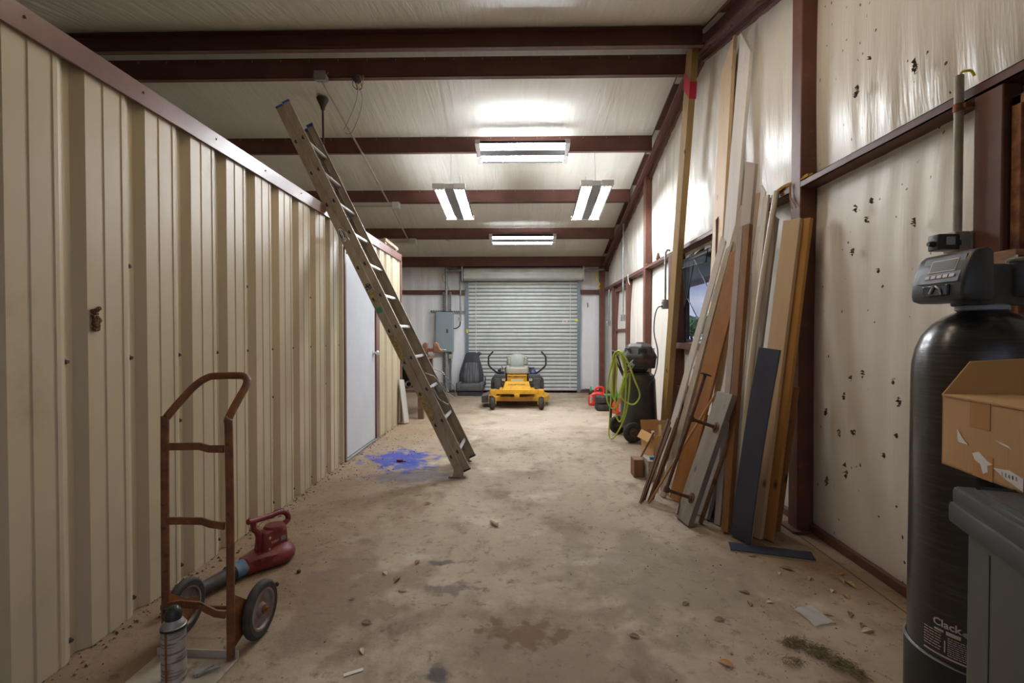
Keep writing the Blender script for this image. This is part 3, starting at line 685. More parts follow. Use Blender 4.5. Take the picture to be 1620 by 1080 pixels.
# rung locks (bent wire loops)
for s in (-1, 1):
    for a in (.66,):
        lk = MB(); P0 = [(a + .22, .14, s * .225), (a + .16, .20, s * .225), (a + .0, .235, s * .225), (a - .10, .225, s * .225), (a - .12, .20, s * .225), (a - .04, .15, s * .225), (a + .05, .14, s * .225)]
        lk.tube([LM @ Vector(p) for p in P0], .0045, 6); lk.build('rung_lock', GALV, ld)
        MB().box(a + .0, a + .08, .08, .15, *sorted((s * .226, s * .22)), LM).build('lock_bracket', GALVD, ld)
# stickers on the near rail
def stick(a, ln, b, w, m): MB().box(a, a + ln, b, b + w, -.2645, -.2638, LM).build('sticker', m, ld)
stick(1.06, .25, .008, .046, STICK); stick(.48, .26, .006, .050, STICK); stick(1.62, .11, .008, .05, STICK); stick(1.52, .05, .012, .042, mat('green sticker', (.02, .22, .12), .5)); stick(1.74, .06, .01, .05, mat('black sticker', (.03, .03, .03), .5, col2=(.4, .38, .33), scale=60, lo=.55, hi=.6))
OV = LM @ TR(2.27, .033, -.2645) @ Matrix.Diagonal((2.1, .85, 1, 1))
MB().lathe([(.034, 0), (.034, -.0008)], 28, OV).build('oval_sticker', mat('blue black sticker', (.02, .025, .06), .5), ld)
MB().lathe([(.031, -.0008), (.031, -.0014), (.027, -.0014), (.027, -.0008)], 28, OV, caps=False).build('sticker_ring', mat('pale sticker ring', (.62, .62, .60), .5), ld)
text_mesh('WERNER', .030, MATS['pale sticker ring'], 'sticker_lettering', ld, LM @ TR(2.27, .033, -.2662) @ Matrix(((-1, 0, 0, 0), (0, 1, 0, 0), (0, 0, -1, 0), (0, 0, 0, 1))), bold=.0008)

# ------------------------------------------------------------------ hand truck
ht = thing('hand_truck', 'rusty orange two-wheeled hand truck standing before the ribbed partition', 'hand truck', (-1.236, 1.812, 0), rz=R(-2))
HW = .126
def htr(z): return 0.0 if z < .93 else (z - .93) * .9
fp = [(-HW - .006, 0, .01), (-HW - .004, 0, .5), (-HW, 0, .90), (-HW + .002, .006, .93), (-HW + .03, .075, 1.01), (-HW + .045, .11, 1.045), (-HW + .075, .135, 1.072), (-HW + .11, .14, 1.078), (HW - .045, .14, 1.080), (HW - .02, .137, 1.075), (HW - .004, .125, 1.06), (HW, .105, 1.035), (HW - .002, .06, .99), (HW - .004, .004, .925), (HW, 0, .89), (HW + .002, 0, .5), (HW, 0, .01)]
MB().tube(smooth_path(fp, 4), .0145, 14).build('tube_frame', HTRUST, ht)
def cross(z, bow, ps, name):
    m = MB(); m.tube([(x, -.012 + y, z + dz) for x, y, dz in ps], .01, flat=(.008, .028)); 
    for x in (-.02, -.008, .016, .028): m.lathe([(.003, 0), (.003, .004), (.001, .005)], 6, TR(x, -.018 + ps[2][1], z + .002 + ps[2][2], rx=pi / 2))
    return m.build(name, HTRUST, ht, bevel=.001)
cross(.822, 0, [(-HW + .012, 0, 0), (-.05, -.002, .002), (.02, -.002, .004), (.055, -.0, -.006), (HW - .012, 0, -.006)], 'crossbar')
cross(.538, 0, [(-HW + .012, 0, 0), (-.05, -.006, .005), (.03, -.006, .005), (.06, -.0, -.008), (HW - .012, 0, -.014)], 'crossbar')
cross(.215, 0, [(-HW + .012, 0, -.004), (-.05, -.012, .014), (.02, -.012, .010), (.075, 0, -.026), (HW - .012, 0, -.030)], 'crossbar')
for s in (-1, 1):
    b = MB(); b.prism([(.0, .26), (.0, .04), (.07, .06), (.175, .105), (.178, .145), (.10, .18), (.0, .26)][:-1], s * (HW + .004) - .002, s * (HW + .004) + .002, axis='x'); b.build('wheel_bracket', HTRUST, ht)
    w = MB(); X = s * .163 - .012; M = TR(X, .155, .114, ry=pi / 2) @ Matrix.Scale(.925, 4)
    w.torus(.106, .0165, 40, 12, M, sq=1.1); w.lathe([(.088, -.017), (.108, -.019), (.112, 0), (.108, .019), (.088, .017)], 40, M, caps=False); wo = w.build('tire', RUBBER, ht)
    for q in range(0):
        pass
    r = MB(); r.lathe([(.092, -.010), (.090, -.016), (.080, -.016), (.074, -.006), (.03, -.003), (.026, -.012), (.012, -.022), (.012, .022), (.026, .012), (.03, .003), (.074, .006), (.080, .016), (.090, .016), (.092, .010)], 36, M, caps=False)
    r.build('wheel_rim', mat('dusty wheel rim', (.26, .23, .21), .55, metal=.2, col2=(.17, .12, .09), scale=14), wo)
    MB().lathe([(.010, -.012), (.018, -.010), (.018, .002), (.009, .004), (.009, .014), (.001, .015)], 12, TR(X + s * .020, .155, .114, ry=s * pi / 2)).build('axle_nut', HTRUST, ht)
MB().tube([(-.20, .155, .114), (.17, .155, .114)], .008, 10).build('axle', HTRUST, ht)
tp = MB(); tp.box(-.175, .150, -.205, .012, .0, .006).box(-.175, .150, .006, .012, .0, .035)
tp.build('toe_plate', mat('scuffed steel toe plate', (.38, .34, .28), .55, metal=.0, col2=(.44, .40, .33), scale=9, dirt=((.12, .06, .025), 7, .55, .7)), ht, bevel=.001)

# spray can on the toe plate
sp = thing('spray_can', 'dented spray can with black nozzle cap standing on the hand truck toe plate', 'spray can', (-1.252, 1.700, .0065))
SR = .040
MB().lathe([(SR - .003, 0), (SR, .003), (SR, .006), (SR - .001, .008), (SR - .001, .190), (SR + .001, .192), (SR + .001, .198), (SR - .002, .200)], 32).build('can_body', mat('dirty printed can wrap', (.42, .39, .36), .4, metal=.25, col2=(.18, .16, .15), scale=34, stretch=(.25, .25, 3.2), lo=.5, hi=.56, dirt=((.30, .10, .02), 9, .62, .7, (1, 1, .2))), sp)
MB().lathe([(SR - .001, .186), (SR + .0015, .187), (SR + .0015, .196), (SR - .001, .197)], 32).build('black_rim', BLACKP, sp)
MB().lathe([(SR - .002, .197), (SR - .003, .204), (SR - .008, .212), (.026, .221), (.024, .224)], 32).build('shoulder', GALVD, sp)
cp = MB(); cp.lathe([(.027, .220), (.027, .243), (.021, .254), (.016, .262), (.010, .265), (.001, .266)], 20); cp.box(-.034, -.018, -.008, .008, .236, .256)
cp.build('spray_cap', BLACKP, sp, bevel=.002)
MB().box(-.003, .004, -SR - .0008, -SR + .002, .004, .188).build('rust_streak', mat('rust streak', (.20, .08, .02), .7), sp)

# ------------------------------------------------------------------ leaf blower lying behind the hand truck
RED = mat('faded red plastic', (.155, .012, .016), .45, col2=(.20, .03, .03), scale=5, dirt=((.20, .12, .09), 4, .66, .85))
bl = thing('leaf_blower', 'red electric leaf blower lying on the floor behind the hand truck', 'leaf blower', (-1.372, 2.60, 0), rz=math.atan2(-.93, -.37)); bl.scale = (.88, .88, .88)
vo = MB(); vo.lathe([(.06, .004), (.105, .008), (.125, .030), (.128, .055), (.115, .085), (.085, .108), (.05, .115)], 32, TR(-.02, 0, 0))
vo.loft([[Vector((a, b * w, c)) for b, c in ((-1, .02), (-.8, .0 + .012), (.8, .012), (1, .02), (1, .085), (.7, .105), (-.7, .105), (-1, .085))] for a, w in ((.0, .115), (.08, .085), (.14, .055), (.19, .045))])
vo.build('volute_housing', RED, bl, smooth=40, bevel=.004)
mo = MB(); mo.rbox(-.10, .085, -.052, .052, .09, .215, .02, 4, top=(.88, .9)); mo.lathe([(.062, .19), (.064, .215), (.055, .228), (.03, .232)], 28, TR(-.03, 0, 0)); mo.build('motor_housing', RED, bl, smooth=40)
hd = MB(); hd.tube(smooth_path([(.155, 0, .308), (.10, 0, .300), (.0, 0, .292), (-.08, 0, .290), (-.125, 0, .262), (-.135, 0, .225), (-.105, 0, .205), (-.09, 0, .17)], 5), [.017] * 36, 12)
hd.tube(smooth_path([(.118, 0, .295), (.115, 0, .25), (.085, 0, .21), (.07, 0, .10)], 5), [.017] * 9 + [.02] * 3 + [.024] * 4, 12)
hd.build('handle', RED, bl)
MB().box(-.075, .035, .0525, .0545, .120, .165, TR(ry=0, rx=.06) @ TR(0, -.012, 0)).build('label_plate', BLACKP, bl)
TM = Matrix(((-1, 0, 0, 0), (0, 0, 1, 0), (0, 1, 0, 0), (0, 0, 0, 1)))
text_mesh('TORO', .020, mat('cream lettering', (.55, .38, .25), .5), 'label_lettering', bl, TR(.008, .0498, .144, rx=.06) @ TM, bold=.0004)
B(-.068, -.030, .0475, .0535, .132, .158).build('label_text_block', mat('grey lettering', (.33, .33, .33), .5, col2=(.05, .05, .05), scale=150, lo=.5, hi=.52), bl)
for x, z in ((.045, .178), (.05, .112), (-.09, .12)): MB().lathe([(.009, 0), (.008, .004), (.001, .006)], 10, TR(x, .048, z, rx=-pi / 2)).build('screw', mat('pale screw', (.45, .36, .3), .5), bl)
for q in (-.05, -.02): MB().box(-.06, .12, q - .004, q + .004, .104, .118, TR(0, .10 + q * .3, -.02, ry=.1)).build('vent_rib', RED, bl)
def ring(a): return (a, 0, .058 - .018 * (a - .18) / .42)
MB().tube([ring(.17), ring(.205), ring(.255)], [.046, .047, .045], 24).build('blue_tape', mat('blue tape', (.09, .24, .50), .6, col2=(.20, .26, .32), scale=18), bl)
MB().tube([ring(.25), ring(.255), ring(.285), ring(.29)], [.040, .048, .048, .040], 24).build('collar', BLACKP, bl)
MB().tube([ring(.275), ring(.45), ring(.60)], [.040, .036, .033], 24).build('blower_tube', mat('dark slate tube', (.05, .056, .07), .45, col2=(.075, .075, .08), scale=8), bl)
MB().tube([ring(.585), ring(.60), ring(.63)], [.036, .038, .030], 20).build('nozzle_tip', BLACKP, bl)

# ------------------------------------------------------------------ water softener: tank with control head
wt = thing('water_softener_tank', 'tall black fibreglass water softener tank with grey control head', 'water tank', (1.386, 1.49, 0), rot=(R(-.2), R(.4), 0))
TKM = mat('black wound fibreglass', (.016, .014, .013), .28, col2=(.045, .038, .033), scale=14, stretch=(.4, .4, 9), lo=.45, hi=.75, coat=.4, bump=.0008, bscale=40, bstretch=(.3, .3, 8))
MB().lathe([(.158, .06), (.163, .10), (.165, .5), (.165, 1.12), (.163, 1.16), (.155, 1.205), (.140, 1.245), (.115, 1.28), (.085, 1.305), (.055, 1.318), (.05, 1.325)], 56).build('tank_shell', TKM, wt)
bt = MB().lathe([(.150, 0), (.158, .0), (.170, .02), (.171, .26), (.169, .285), (.1655, .288), (.164, .28)], 56).build('tank_boot', BLACKP, wt)
MB().torus(.1705, .0018, 56, 6, TR(0, 0, .284)).build('boot_edge', GALVD, bt)
MB().lathe([(.056, 1.318), (.062, 1.322), (.062, 1.334), (.056, 1.338)], 28).build('neck_ring', mat('grey blue neck', (.25, .28, .32), .5), wt)
def wrap(o, ang0, r):
    for v in o.data.vertices:
        a = ang0 + v.co.x / r; z = v.co.y; q = r + v.co.z; v.co = Vector((q * cos(a), q * sin(a), z))
CREAM = mat('pale label print', (.62, .55, .52), .5)
base = math.atan2(-1.49, -1.352)
I4 = Matrix.Identity(4)
o = text_mesh('Clack', .030, CREAM, 'tank_lettering', wt, TR(0, .398, 0), bold=.0006); wrap(o, base - R(23), .1655)
lbm = MB()
def bar(x0, x1, z0, z1): lbm.grid(6, 1, lambda u, v: Vector((x0 + (x1 - x0) * u, z0 + (z1 - z0) * v, 0)))
bar(-.060, .052, .302, .307)
random.seed(5)
for i in range(7):
    z = .368 - i * .0082; x = -.060
    while x < -.014:
        w = random.uniform(.006, .016); bar(x, min(x + w, -.012), z, z + .0026); x += w + .002
for i in range(9):
    z = .362 - i * .0062; x = .004
    while x < .052:
        w = random.uniform(.004, .012); bar(x, min(x + w, .054), z, z + .0022); x += w + .0016
bar(-.004, -.001, .318, .352); bar(-.030, -.006, .374, .380); bar(.0, .034, .371, .382)
lo = lbm.build('tank_label', CREAM, wt, smooth=0, fix=False); wrap(lo, base - R(23), .1655)
o = MB().lathe([(.013, 0), (.013, .001)], 20, TR(.052, .392, 0) @ Matrix.Diagonal((1.2, .6, 1, 1))).build('logo_oval', mat('grey green oval', (.35, .37, .30), .5), wt); wrap(o, base - R(23), .1655)

ch = MAT_HEAD = mat('charcoal control housing', (.035, .037, .042), .42, dirt=((.12, .08, .05), 5, .60, .85))
# head in tank-local coordinates: the display side looks to -x
hv = MB()
prof = [(-.142, 1.350), (-.146, 1.365), (-.144, 1.405), (-.132, 1.450), (-.116, 1.482), (-.104, 1.492), (-.075, 1.498), (-.06, 1.492), (-.056, 1.36), (-.065, 1.344), (-.124, 1.344)]
rings = []
for y, s in ((-.100, .90), (-.096, .97), (-.088, 1.0), (.075, 1.0), (.083, .97), (.087, .9)):
    cxp, czp = -.10, 1.42; rings.append([Vector((cxp + (p[0] - cxp) * s, y, czp + (p[1] - czp) * s)) for p in prof])
hv.loft(rings).build('control_head', ch, wt, smooth=50)
def face(u0, u1, v0, v1, dz, name, m, par=wt):
    """patch on the slanted display side: u along y (+ = near camera is -y), v up the slope"""
    A = Vector((-.1445, 0, 1.405)); C2 = Vector((-.116, 0, 1.484)); U = (C2 - A).normalized(); Nn = Vector((-U.z, 0, U.x))
    g = MB(); P = [A + Vector((0, -u, 0)) + U * v + Nn * d for d in (0, dz) for u, v in ((u0, v0), (u1, v0), (u1, v1), (u0, v1))]
    g.add(P, [(0, 1, 2, 3), (4, 5, 6, 7), (0, 1, 5, 4), (1, 2, 6, 5), (2, 3, 7, 6), (3, 0, 4, 7)]); return g.build(name, m, par, smooth=0)
face(-.060, .082, -.004, .080, .002, 'display_panel', mat('blue grey bezel', (.10, .11, .15), .4, dirt=((.16, .11, .07), 8, .6, .8)))
face(-.030, .062, .030, .070, .0035, 'display_border', CREAM); face(-.026, .058, .034, .066, .0045, 'display_screen', mat('lcd grey', (.20, .21, .20), .25))
for i in range(5): face(-.034 + i * .021, -.018 + i * .021, .010, .020, .0045, 'button', CREAM)
wn_ = MB(); wn_.box(-.151, -.143, -.055, .035, 1.362, 1.395); wn_.build('sight_window', mat('smoked window', (.02, .02, .025), .08), wt, bevel=.003)
MB().tube([(-.153, -.035, 1.365), (-.1535, -.030, 1.382), (-.153, -.015, 1.392)], .003, 6).build('indicator_arc', GALV, wt)
MB().tube([(-.153, .005, 1.37), (-.1535, -.01, 1.392)], .004, 6).build('indicator_arc', GALV, wt)
vb = MB(); vb.rbox(-.054, .10, -.055, .055, 1.335, 1.455, .012, 3).lathe([(.03, 1.36), (.034, 1.37), (.034, 1.44), (.028, 1.462), (.001, 1.464)], 18, TR(.065, -.045, 0)).lathe([(.028, 0), (.030, .006), (.022, .03)], 18, TR(.085, -.05, 1.38, rx=pi / 2)); vb.build('valve_body', BLACKD, wt, smooth=40)
MB().lathe([(.03, 1.462), (.031, 1.468), (.024, 1.474), (.001, 1.476)], 18, TR(.065, -.045, 0)).build('valve_cap', mat('dusty tan cap', (.22, .20, .13), .6), wt)
MB().tube(smooth_path([(.03, -.04, 1.46), (.07, -.06, 1.475), (.12, -.06, 1.50), (.135, -.05, 1.505), (.12, -.075, 1.48), (.085, -.085, 1.462)], 5), .0025, 6).build('signal_wire', mat('grey wire', (.30, .29, .24), .5), wt)
pp = MB(); pp.tube(smooth_path([(.09, -.02, 1.392), (.15, -.02, 1.392), (.205, -.02, 1.392), (.235, -.02, 1.378), (.245, -.02, 1.35)], 5), .024, 16).build('outlet_pipe', mat('grey green pipe', (.16, .155, .12), .5), wt)
MB().lathe([(.028, 0), (.032, .004), (.032, .03), (.028, .034)], 16, TR(.235, -.02, 1.36)).build('pipe_coupling', BLACKP, wt)
MB().tube([(.09, -.05, 1.42), (.26, -.05, 1.42)], .014, 12).build('inlet_pipe', BLACKP, wt)
MB().rbox(.115, .185, -.068, -.035, 1.432, 1.450, .006, 2).build('valve_handle', mat('red valve handle', (.65, .015, .01), .35), wt)
MB().tube([(.10, 0, 1.485), (.20, -.02, 1.48), (.34, .0, 1.462)], .006, 8).build('signal_wire', BLACKP, wt)
# timber blocking behind the plumbing
tag(B(1.62, 1.86, 1.62, 1.70, 1.44, 1.53).build('timber_block', mat('orange brown timber', (.28, .13, .05), .7, col2=(.18, .08, .035), scale=9, stretch=(1, 1, 6)), origin=(1.74, 1.66, 1.48), bevel=.003), 'orange brown timber block fixed across the rusty door frame behind the control head', 'timber block')

# conduit with outlet and plug-in transformer on the near post
ct = thing('wall_conduit', 'tan conduit running down the near brown post into an outlet box', 'conduit', (1.715, 1.945, 1.62))
MB().tube([(.0, 0, .02), (0, 0, .60), (.0, 0, .64)], .0155, 14).build('conduit_pipe', CONDT, ct)
MB().lathe([(.019, 0), (.019, .03)], 14, TR(0, 0, .50)).box(.0, .035, -.012, .012, .507, .525, TR(0, -.018, 0)).build('conduit_clamp', RUST, ct)
MB().tube(smooth_path([(0, 0, .63), (.01, 0, .655), (.035, -.01, .655), (.05, -.01, .635)], 4), .005, 6).build('wire', YTAG, ct)
B(-.03, .03, -.028, .030, -.05, .03).build('outlet_box', CONDT, ct, bevel=.004)
B(.026, .075, -.035, -.028, -.05, .03).build('cover_plate', CONDT, ct, bevel=.002)
tf = thing('plug_transformer', 'black plug-in power adapter above the control head', 'power adapter', (1.62, 1.90, 1.60))
MB().rbox(-.035, .045, -.03, .03, -.03, .03, .01, 3).build('adapter_body', BLACKP, tf); B(-.012, .02, -.034, -.029, -.012, .018).build('adapter_label', GREY, tf)
B(.045, .066, -.008, .008, -.01, .01).build('prong', BLACKP, tf); MB().lathe([(.012, 0), (.008, .02)], 10, TR(-.034, 0, -.005, ry=-pi / 2)).build('cord_relief', BLACKP, tf)

# ------------------------------------------------------------------ brine bin and the box on it
bn = thing('brine_bin', 'dark grey plastic brine bin with lid in the right foreground', 'plastic bin', (.957, 1.10, .008), rz=R(-20.4))
BIN = mat('grey green bin plastic', (.060, .062, .052), .42, col2=(.052, .053, .047), scale=3, dirt=((.16, .16, .14), 40, .70, .76, (1, 1, 3))); LID = mat('dark slate lid plastic', (.035, .04, .046), .38)
MB().rbox(.022, .34, -.34, -.016, 0, .84, .03, 5, top=(1.0, 1.0)).build('bin_body', BIN, bn)
B(.0205, .0225, -.125, -.120, .02, .80).build('mould_rib', BIN, bn)
ldm = MB(); ldm.rbox(.0, .362, -.362, .006, .823, .868, .016, 5); ldm.rbox(.005, .357, -.357, .001, .866, .903, .016, 5); ldm.rbox(.03, .33, -.33, -.026, .900, .908, .02, 4)
ldm.build('bin_lid', LID, bn)
bx = thing('cardboard_box', 'open cardboard box resting on the grey bin in the right foreground', 'cardboard box', (1.082, 1.262, .917), rz=R(-9))
hb = .176
MB().box(0, .004, -.46, 0, 0, hb).box(.36, .364, -.46, 0, 0, hb).box(0, .364, -.004, 0, 0, hb).box(0, .364, -.46, -.456, 0, hb).box(0, .364, -.46, 0, 0, .004).build('box_walls', CARD, bx, smooth=0)
MB().box(0.001, .15, -.455, -.005, hb - .001, hb + .003, TR(0, 0, 0, ry=R(-1.5))).build('flap', CARD, bx, smooth=0)
fl = MB(); a_ = R(38)
P = [Vector((0, 0, hb)), Vector((.364, 0, hb)), Vector((.364, .02, hb + .105)), Vector((.075, .02, hb + .085))]
fl.add(P + [p + Vector((0, .004, .001)) for p in P], [(0, 1, 2, 3), (4, 7, 6, 5), (0, 4, 5, 1), (1, 5, 6, 2), (2, 6, 7, 3), (3, 7, 4, 0)])
fl.build('flap', CARDI, bx, smooth=0)
TAPE = mat('brown parcel tape', (.42, .20, .06), .25)
B(-.0012, .0, -.155, -.095, hb - .062, hb).build('packing_tape', TAPE, bx); B(-.0012, 0, -.165, -.105, .0, .055).build('packing_tape', TAPE, bx)
def scrap(pts, m): 
    g = MB(); g.add([Vector((-.0016, -y, z)) for y, z in pts], [tuple(range(len(pts)))]); g.build('torn_paper', m, bx, smooth=0, fix=False)
PAPER = mat('torn white paper', (.70, .66, .62), .7)
scrap([(.055, .10), (.058, .072), (.062, .068), (.092, .068), (.075, .080)], PAPER)
scrap([(.105, .052), (.125, .060), (.150, .045), (.165, .040), (.150, .034), (.152, .020), (.138, .012), (.130, .032), (.112, .038)], PAPER)
scrap([(.170, .098), (.205, .092), (.215, .086), (.185, .091)], PAPER)
scrap([(.165, .034), (.21, .040), (.245, .032), (.245, .004), (.20, .018)], PAPER)
for i in range(5): scrap([(.19 + i * .009, .031), (.194 + i * .009, .031), (.194 + i * .009, .022), (.19 + i * .009, .023)], BLACKP)
lt = MB(); lt.box(-.03, .02, -.012, .012, 0, .010).box(.02, .05, -.006, .006, 0, .007).tube([(-.02, -.02, .006), (.01, .0, .014), (.03, .02, .006)], .004, 6)
lt = tag(lt.build('metal_latch', GALVD), 'small bent metal latch lying on the hand truck toe plate', 'latch'); lt.location = (-1.165, 1.735, .0065); lt.rotation_euler.z = .6

# ------------------------------------------------------------------ lumber leaning on the right wall
def wood(name, c, c2, dk, sc=2.2):
    m = mat(name, c, .65, col2=c2, scale=sc, stretch=(5, 5, .45), lo=.35, hi=.65, dirt=(dk, 9, .62, .74, (2.5, 2.5, .5)), bump=.0006, bscale=30, bstretch=(6, 6, .4))
    t, p = nodes_of(m); k = t.links.new; N = t.nodes.new              # knots
    co = N('ShaderNodeTexCoord').outputs['Object']; mp = N('ShaderNodeMapping'); mp.inputs['Scale'].default_value = (5, 5, 2.6); k(co, mp.inputs[0])
    v = N('ShaderNodeTexVoronoi'); v.inputs['Scale'].default_value = 1.25; k(mp.outputs[0], v.inputs['Vector'])
    r = N('ShaderNodeMapRange'); r.inputs['From Min'].default_value = .12; r.inputs['From Max'].default_value = .05; k(v.outputs['Distance'], r.inputs['Value'])
    x = N('ShaderNodeMix'); x.data_type = 'RGBA'; k(r.outputs[0], x.inputs['Factor']); k(p.inputs['Base Color'].links[0].from_socket, x.inputs['A']); x.inputs['B'].default_value = (dk[0] * .45, dk[1] * .4, dk[2] * .4, 1); k(x.outputs['Result'], p.inputs['Base Color'])
    return m
PINE = wood('pale pine', (.60, .42, .235), (.54, .365, .19), (.30, .17, .08))
PINEP = wood('pale pine wide', (.60, .44, .27), (.55, .395, .235), (.38, .24, .13))
ORNG = wood('amber stained wood', (.36, .155, .035), (.29, .115, .025), (.15, .06, .018))
AMBER = wood('amber board edge', (.47, .235, .06), (.40, .19, .045), (.24, .10, .03))
BROWN = wood('brown lumber', (.20, .09, .035), (.27, .125, .045), (.08, .04, .02))
GREYW = wood('weathered grey wood', (.235, .20, .16), (.19, .16, .125), (.12, .095, .07))
DARKW = wood('dark weathered wood', (.075, .058, .038), (.10, .078, .05), (.04, .03, .02))
WHITW = wood('white painted trim', (.80, .78, .76), (.72, .69, .67), (.5, .46, .42))
CREAMW = wood('cream painted trim', (.66, .60, .50), (.48, .42, .34), (.34, .28, .2))
GREIG = wood('greige trim', (.50, .44, .38), (.43, .38, .32), (.28, .23, .18))
def frame_of(bot, top, phi):
    b, t = Vector(bot), Vector(top); d = (t - b).normalized(); w = Vector((-sin(R(phi)), cos(R(phi)), 0)); w = (w - d * w.dot(d)).normalized(); n = d.cross(w)
    return b, t, d, w, n
def board(label, bot, top, w, t, phi, m, name='wooden_board', cat='board', grp='boards leaning on the right wall', bow=(0, 0), edge=None, cut=0.0):
    """w = broad face width, t = thickness; n points away from the broad face seen from the aisle"""
    b, tt, d, wv, n = frame_of(bot, top, phi); L_ = (tt - b).length; rings = []
    N = 9 if (bow[0] or bow[1]) else 2
    for i in range(N):
        q = i / (N - 1); c = b + d * (L_ * q) + (wv * bow[0] + n * bow[1]) * (4 * q * (1 - q))
        rings.append([c + wv * (s * w / 2) + n * (e * t / 2) + (d * (cut * s) if i == N - 1 else Vector()) for s, e in ((-1, -1), (1, -1), (1, 1), (-1, 1))])
    m_ = MB(); m_.loft(rings); lo_ = min(v[2] for v in m_.v)
    m_.v = [(v[0], v[1], v[2] - lo_ + .001) for v in m_.v]
    o = m_.build(name, m, origin=(b.x, b.y, 0), bevel=.0015, smooth=0)
    return tag(o, label, cat, grp) if label else o
# tall square post by the window with the red ribbon
p4 = thing('timber_post', 'tallest yellow timber leaning by the window with a red ribbon near its top', 'timber', (1.70, 5.72, 0), group='boards leaning on the right wall')
pb = board(None, (1.70, 5.72, 0), (1.655, 4.70, 4.00), .085, .075, 20, wood('yellow treated pine', (.36, .235, .09), (.30, .19, .07), (.16, .09, .035)), name='post_timber')
pb.location = (0, 0, 0); pb.parent = p4; 
RIB = mat('red ribbon', (.42, .012, .035), .6)
b_, t_2, d_2, w_2, n_2 = frame_of((1.70, 5.72, 0), (1.655, 4.70, 4.00), 20)
rb = MB(); cr_ = [(-1, -1), (1, -1), (1, 1), (-1, 1)]; L4 = (t_2 - b_).length
for a, hh in ((L4 - .42, .15),):
    rings = []
    for k in (0, 1): rings.append([b_ - Vector((1.70, 5.72, 0)) + d_2 * (a + k * hh + (.05 * s if s > 0 else -.05)) + w_2 * s * .047 + n_2 * e * .042 for s, e in cr_])
    rb.loft(rings, caps=False)
q = b_ - Vector((1.70, 5.72, 0)) + d_2 * (L4 - .42) + w_2 * .05 - n_2 * .04
rb.tube([q, q + Vector((-.02, .02, -.12)), q + Vector((-.01, .03, -.22))], .02, flat=(.05, .003))
rb.build('red_ribbon', RIB, p4, fix=False)
board('widest pale pine board, rising high beside the white board', (1.66, 4.36, 0), (1.775, 4.20, 3.62), .27, .028, -4, PINEP, cut=-.09)
board('long white board reaching as high as the pale pine board', (1.60, 4.12, 0), (1.765, 3.86, 3.53), .13, .03, 16, WHITW, cut=.10)
board('orange stained wide board behind the white trims', (1.18, 3.66, 0), (1.655, 3.73, 1.86), .14, .022, 28, ORNG)
board('narrow pine strip between the orange board and the white strip', (1.33, 3.62, 0), (1.66, 3.70, 1.92), .035, .03, 30, PINE, name='wooden_strip', cat='strip')
board('tan board with brown edge slanting across in front of the pale pine board', (1.115, 3.80, 0), (1.70, 3.73, 2.22), .06, .02, 35, GREIG)
board('white trim with pointed top, first of the slanting white trims', (1.057, 3.83, 0), (1.585, 3.83, 1.985), .05, .018, 35, WHITW, name='trim_board', cat='trim board', cut=.02)
board('broken cream trim just behind the pointed white trim', (1.105, 3.75, 0), (1.62, 3.80, 1.92), .045, .018, 35, CREAMW, name='trim_board', cat='trim board', cut=-.03)
board('cream trim with brown back, right of the broken trim', (1.15, 3.70, 0), (1.625, 3.76, 1.66), .05, .018, 30, CREAMW, name='trim_board', cat='trim board')
board('bowed white strip rising behind the grey plank', (1.30, 3.50, 0), (1.655, 3.60, 1.87), .035, .016, 30, WHITW, name='wooden_strip', cat='strip', bow=(-.02, .0))
board('thin pine batten behind the bowed white strip', (1.37, 3.60, 0), (1.685, 3.66, 1.60), .03, .02, 20, PINE, name='wooden_strip', cat='strip')
board('tall greyish white board topping the brown lumber', (1.43, 3.50, 0), (1.715, 3.655, 2.50), .085, .03, 25, wood('pinkish white wood', (.50, .44, .40), (.44, .38, .34), (.3, .25, .21)), cut=.02)
board('brown lumber with whitish face leaning beside the cream pole', (1.325, 3.13, 0), (1.665, 3.60, 2.02), .05, .038, 25, BROWN)
board('thin whitewashed face board on the brown lumber', (1.295, 3.20, .0), (1.620, 3.625, 2.03), .045, .012, 28, wood('whitewashed wood', (.46, .40, .36), (.36, .30, .26), (.25, .18, .13)))
board('white slat with a slanted tip left of the cream pole top', (1.40, 3.36, 0), (1.700, 3.44, 2.27), .04, .012, 25, WHITW, name='wooden_strip', cat='strip', cut=.03)
board('pine strip standing behind the slanted white slat', (1.47, 3.56, 0), (1.725, 3.57, 2.27), .04, .02, 20, PINE, name='wooden_strip', cat='strip')
board('greige board showing behind the cream pole, right of it', (1.52, 3.42, 0), (1.715, 3.335, 2.05), .09, .018, 15, GREIG, cut=.03)
board('cream trim tight behind the cream pole', (1.385, 3.20, 0), (1.712, 3.43, 2.20), .05, .015, 15, CREAMW, name='trim_board', cat='trim board')
pol = MB().tube(smooth_path([(1.343, 3.10, .003), (1.40, 3.16, .6), (1.50, 3.245, 1.2), (1.60, 3.32, 1.7), (1.718, 3.402, 2.214)], 6), .0185, 14)
tag(pol.build('cream_pole', mat('cream pole', (.52, .47, .37), .4), origin=(1.343, 3.1, 0)), 'long round cream pole leaning left of the navy planks', 'pole', 'boards leaning on the right wall')
board('pale pine board behind the navy planks, against the brown column', (1.432, 2.994, 0), (1.690, 3.055, 1.955), .112, .03, 27, PINEP)
board('amber board right beside the brown column, darker than the pine board', (1.487, 2.970, 0), (1.738, 3.030, 1.951), .11, .030, 27, AMBER)
board('thin orange slat low against the brown column, outermost', (1.615, 3.08, 0), (1.70, 3.035, .918), .05, .014, 55, ORNG, name='wooden_strip', cat='strip')
board('thin brown slat behind the outermost orange slat', (1.57, 3.06, 0), (1.665, 3.05, .716), .06, .012, 55, BROWN, name='wooden_strip', cat='strip')
PLY = mat('cream board edge', (.45, .36, .26), .6)
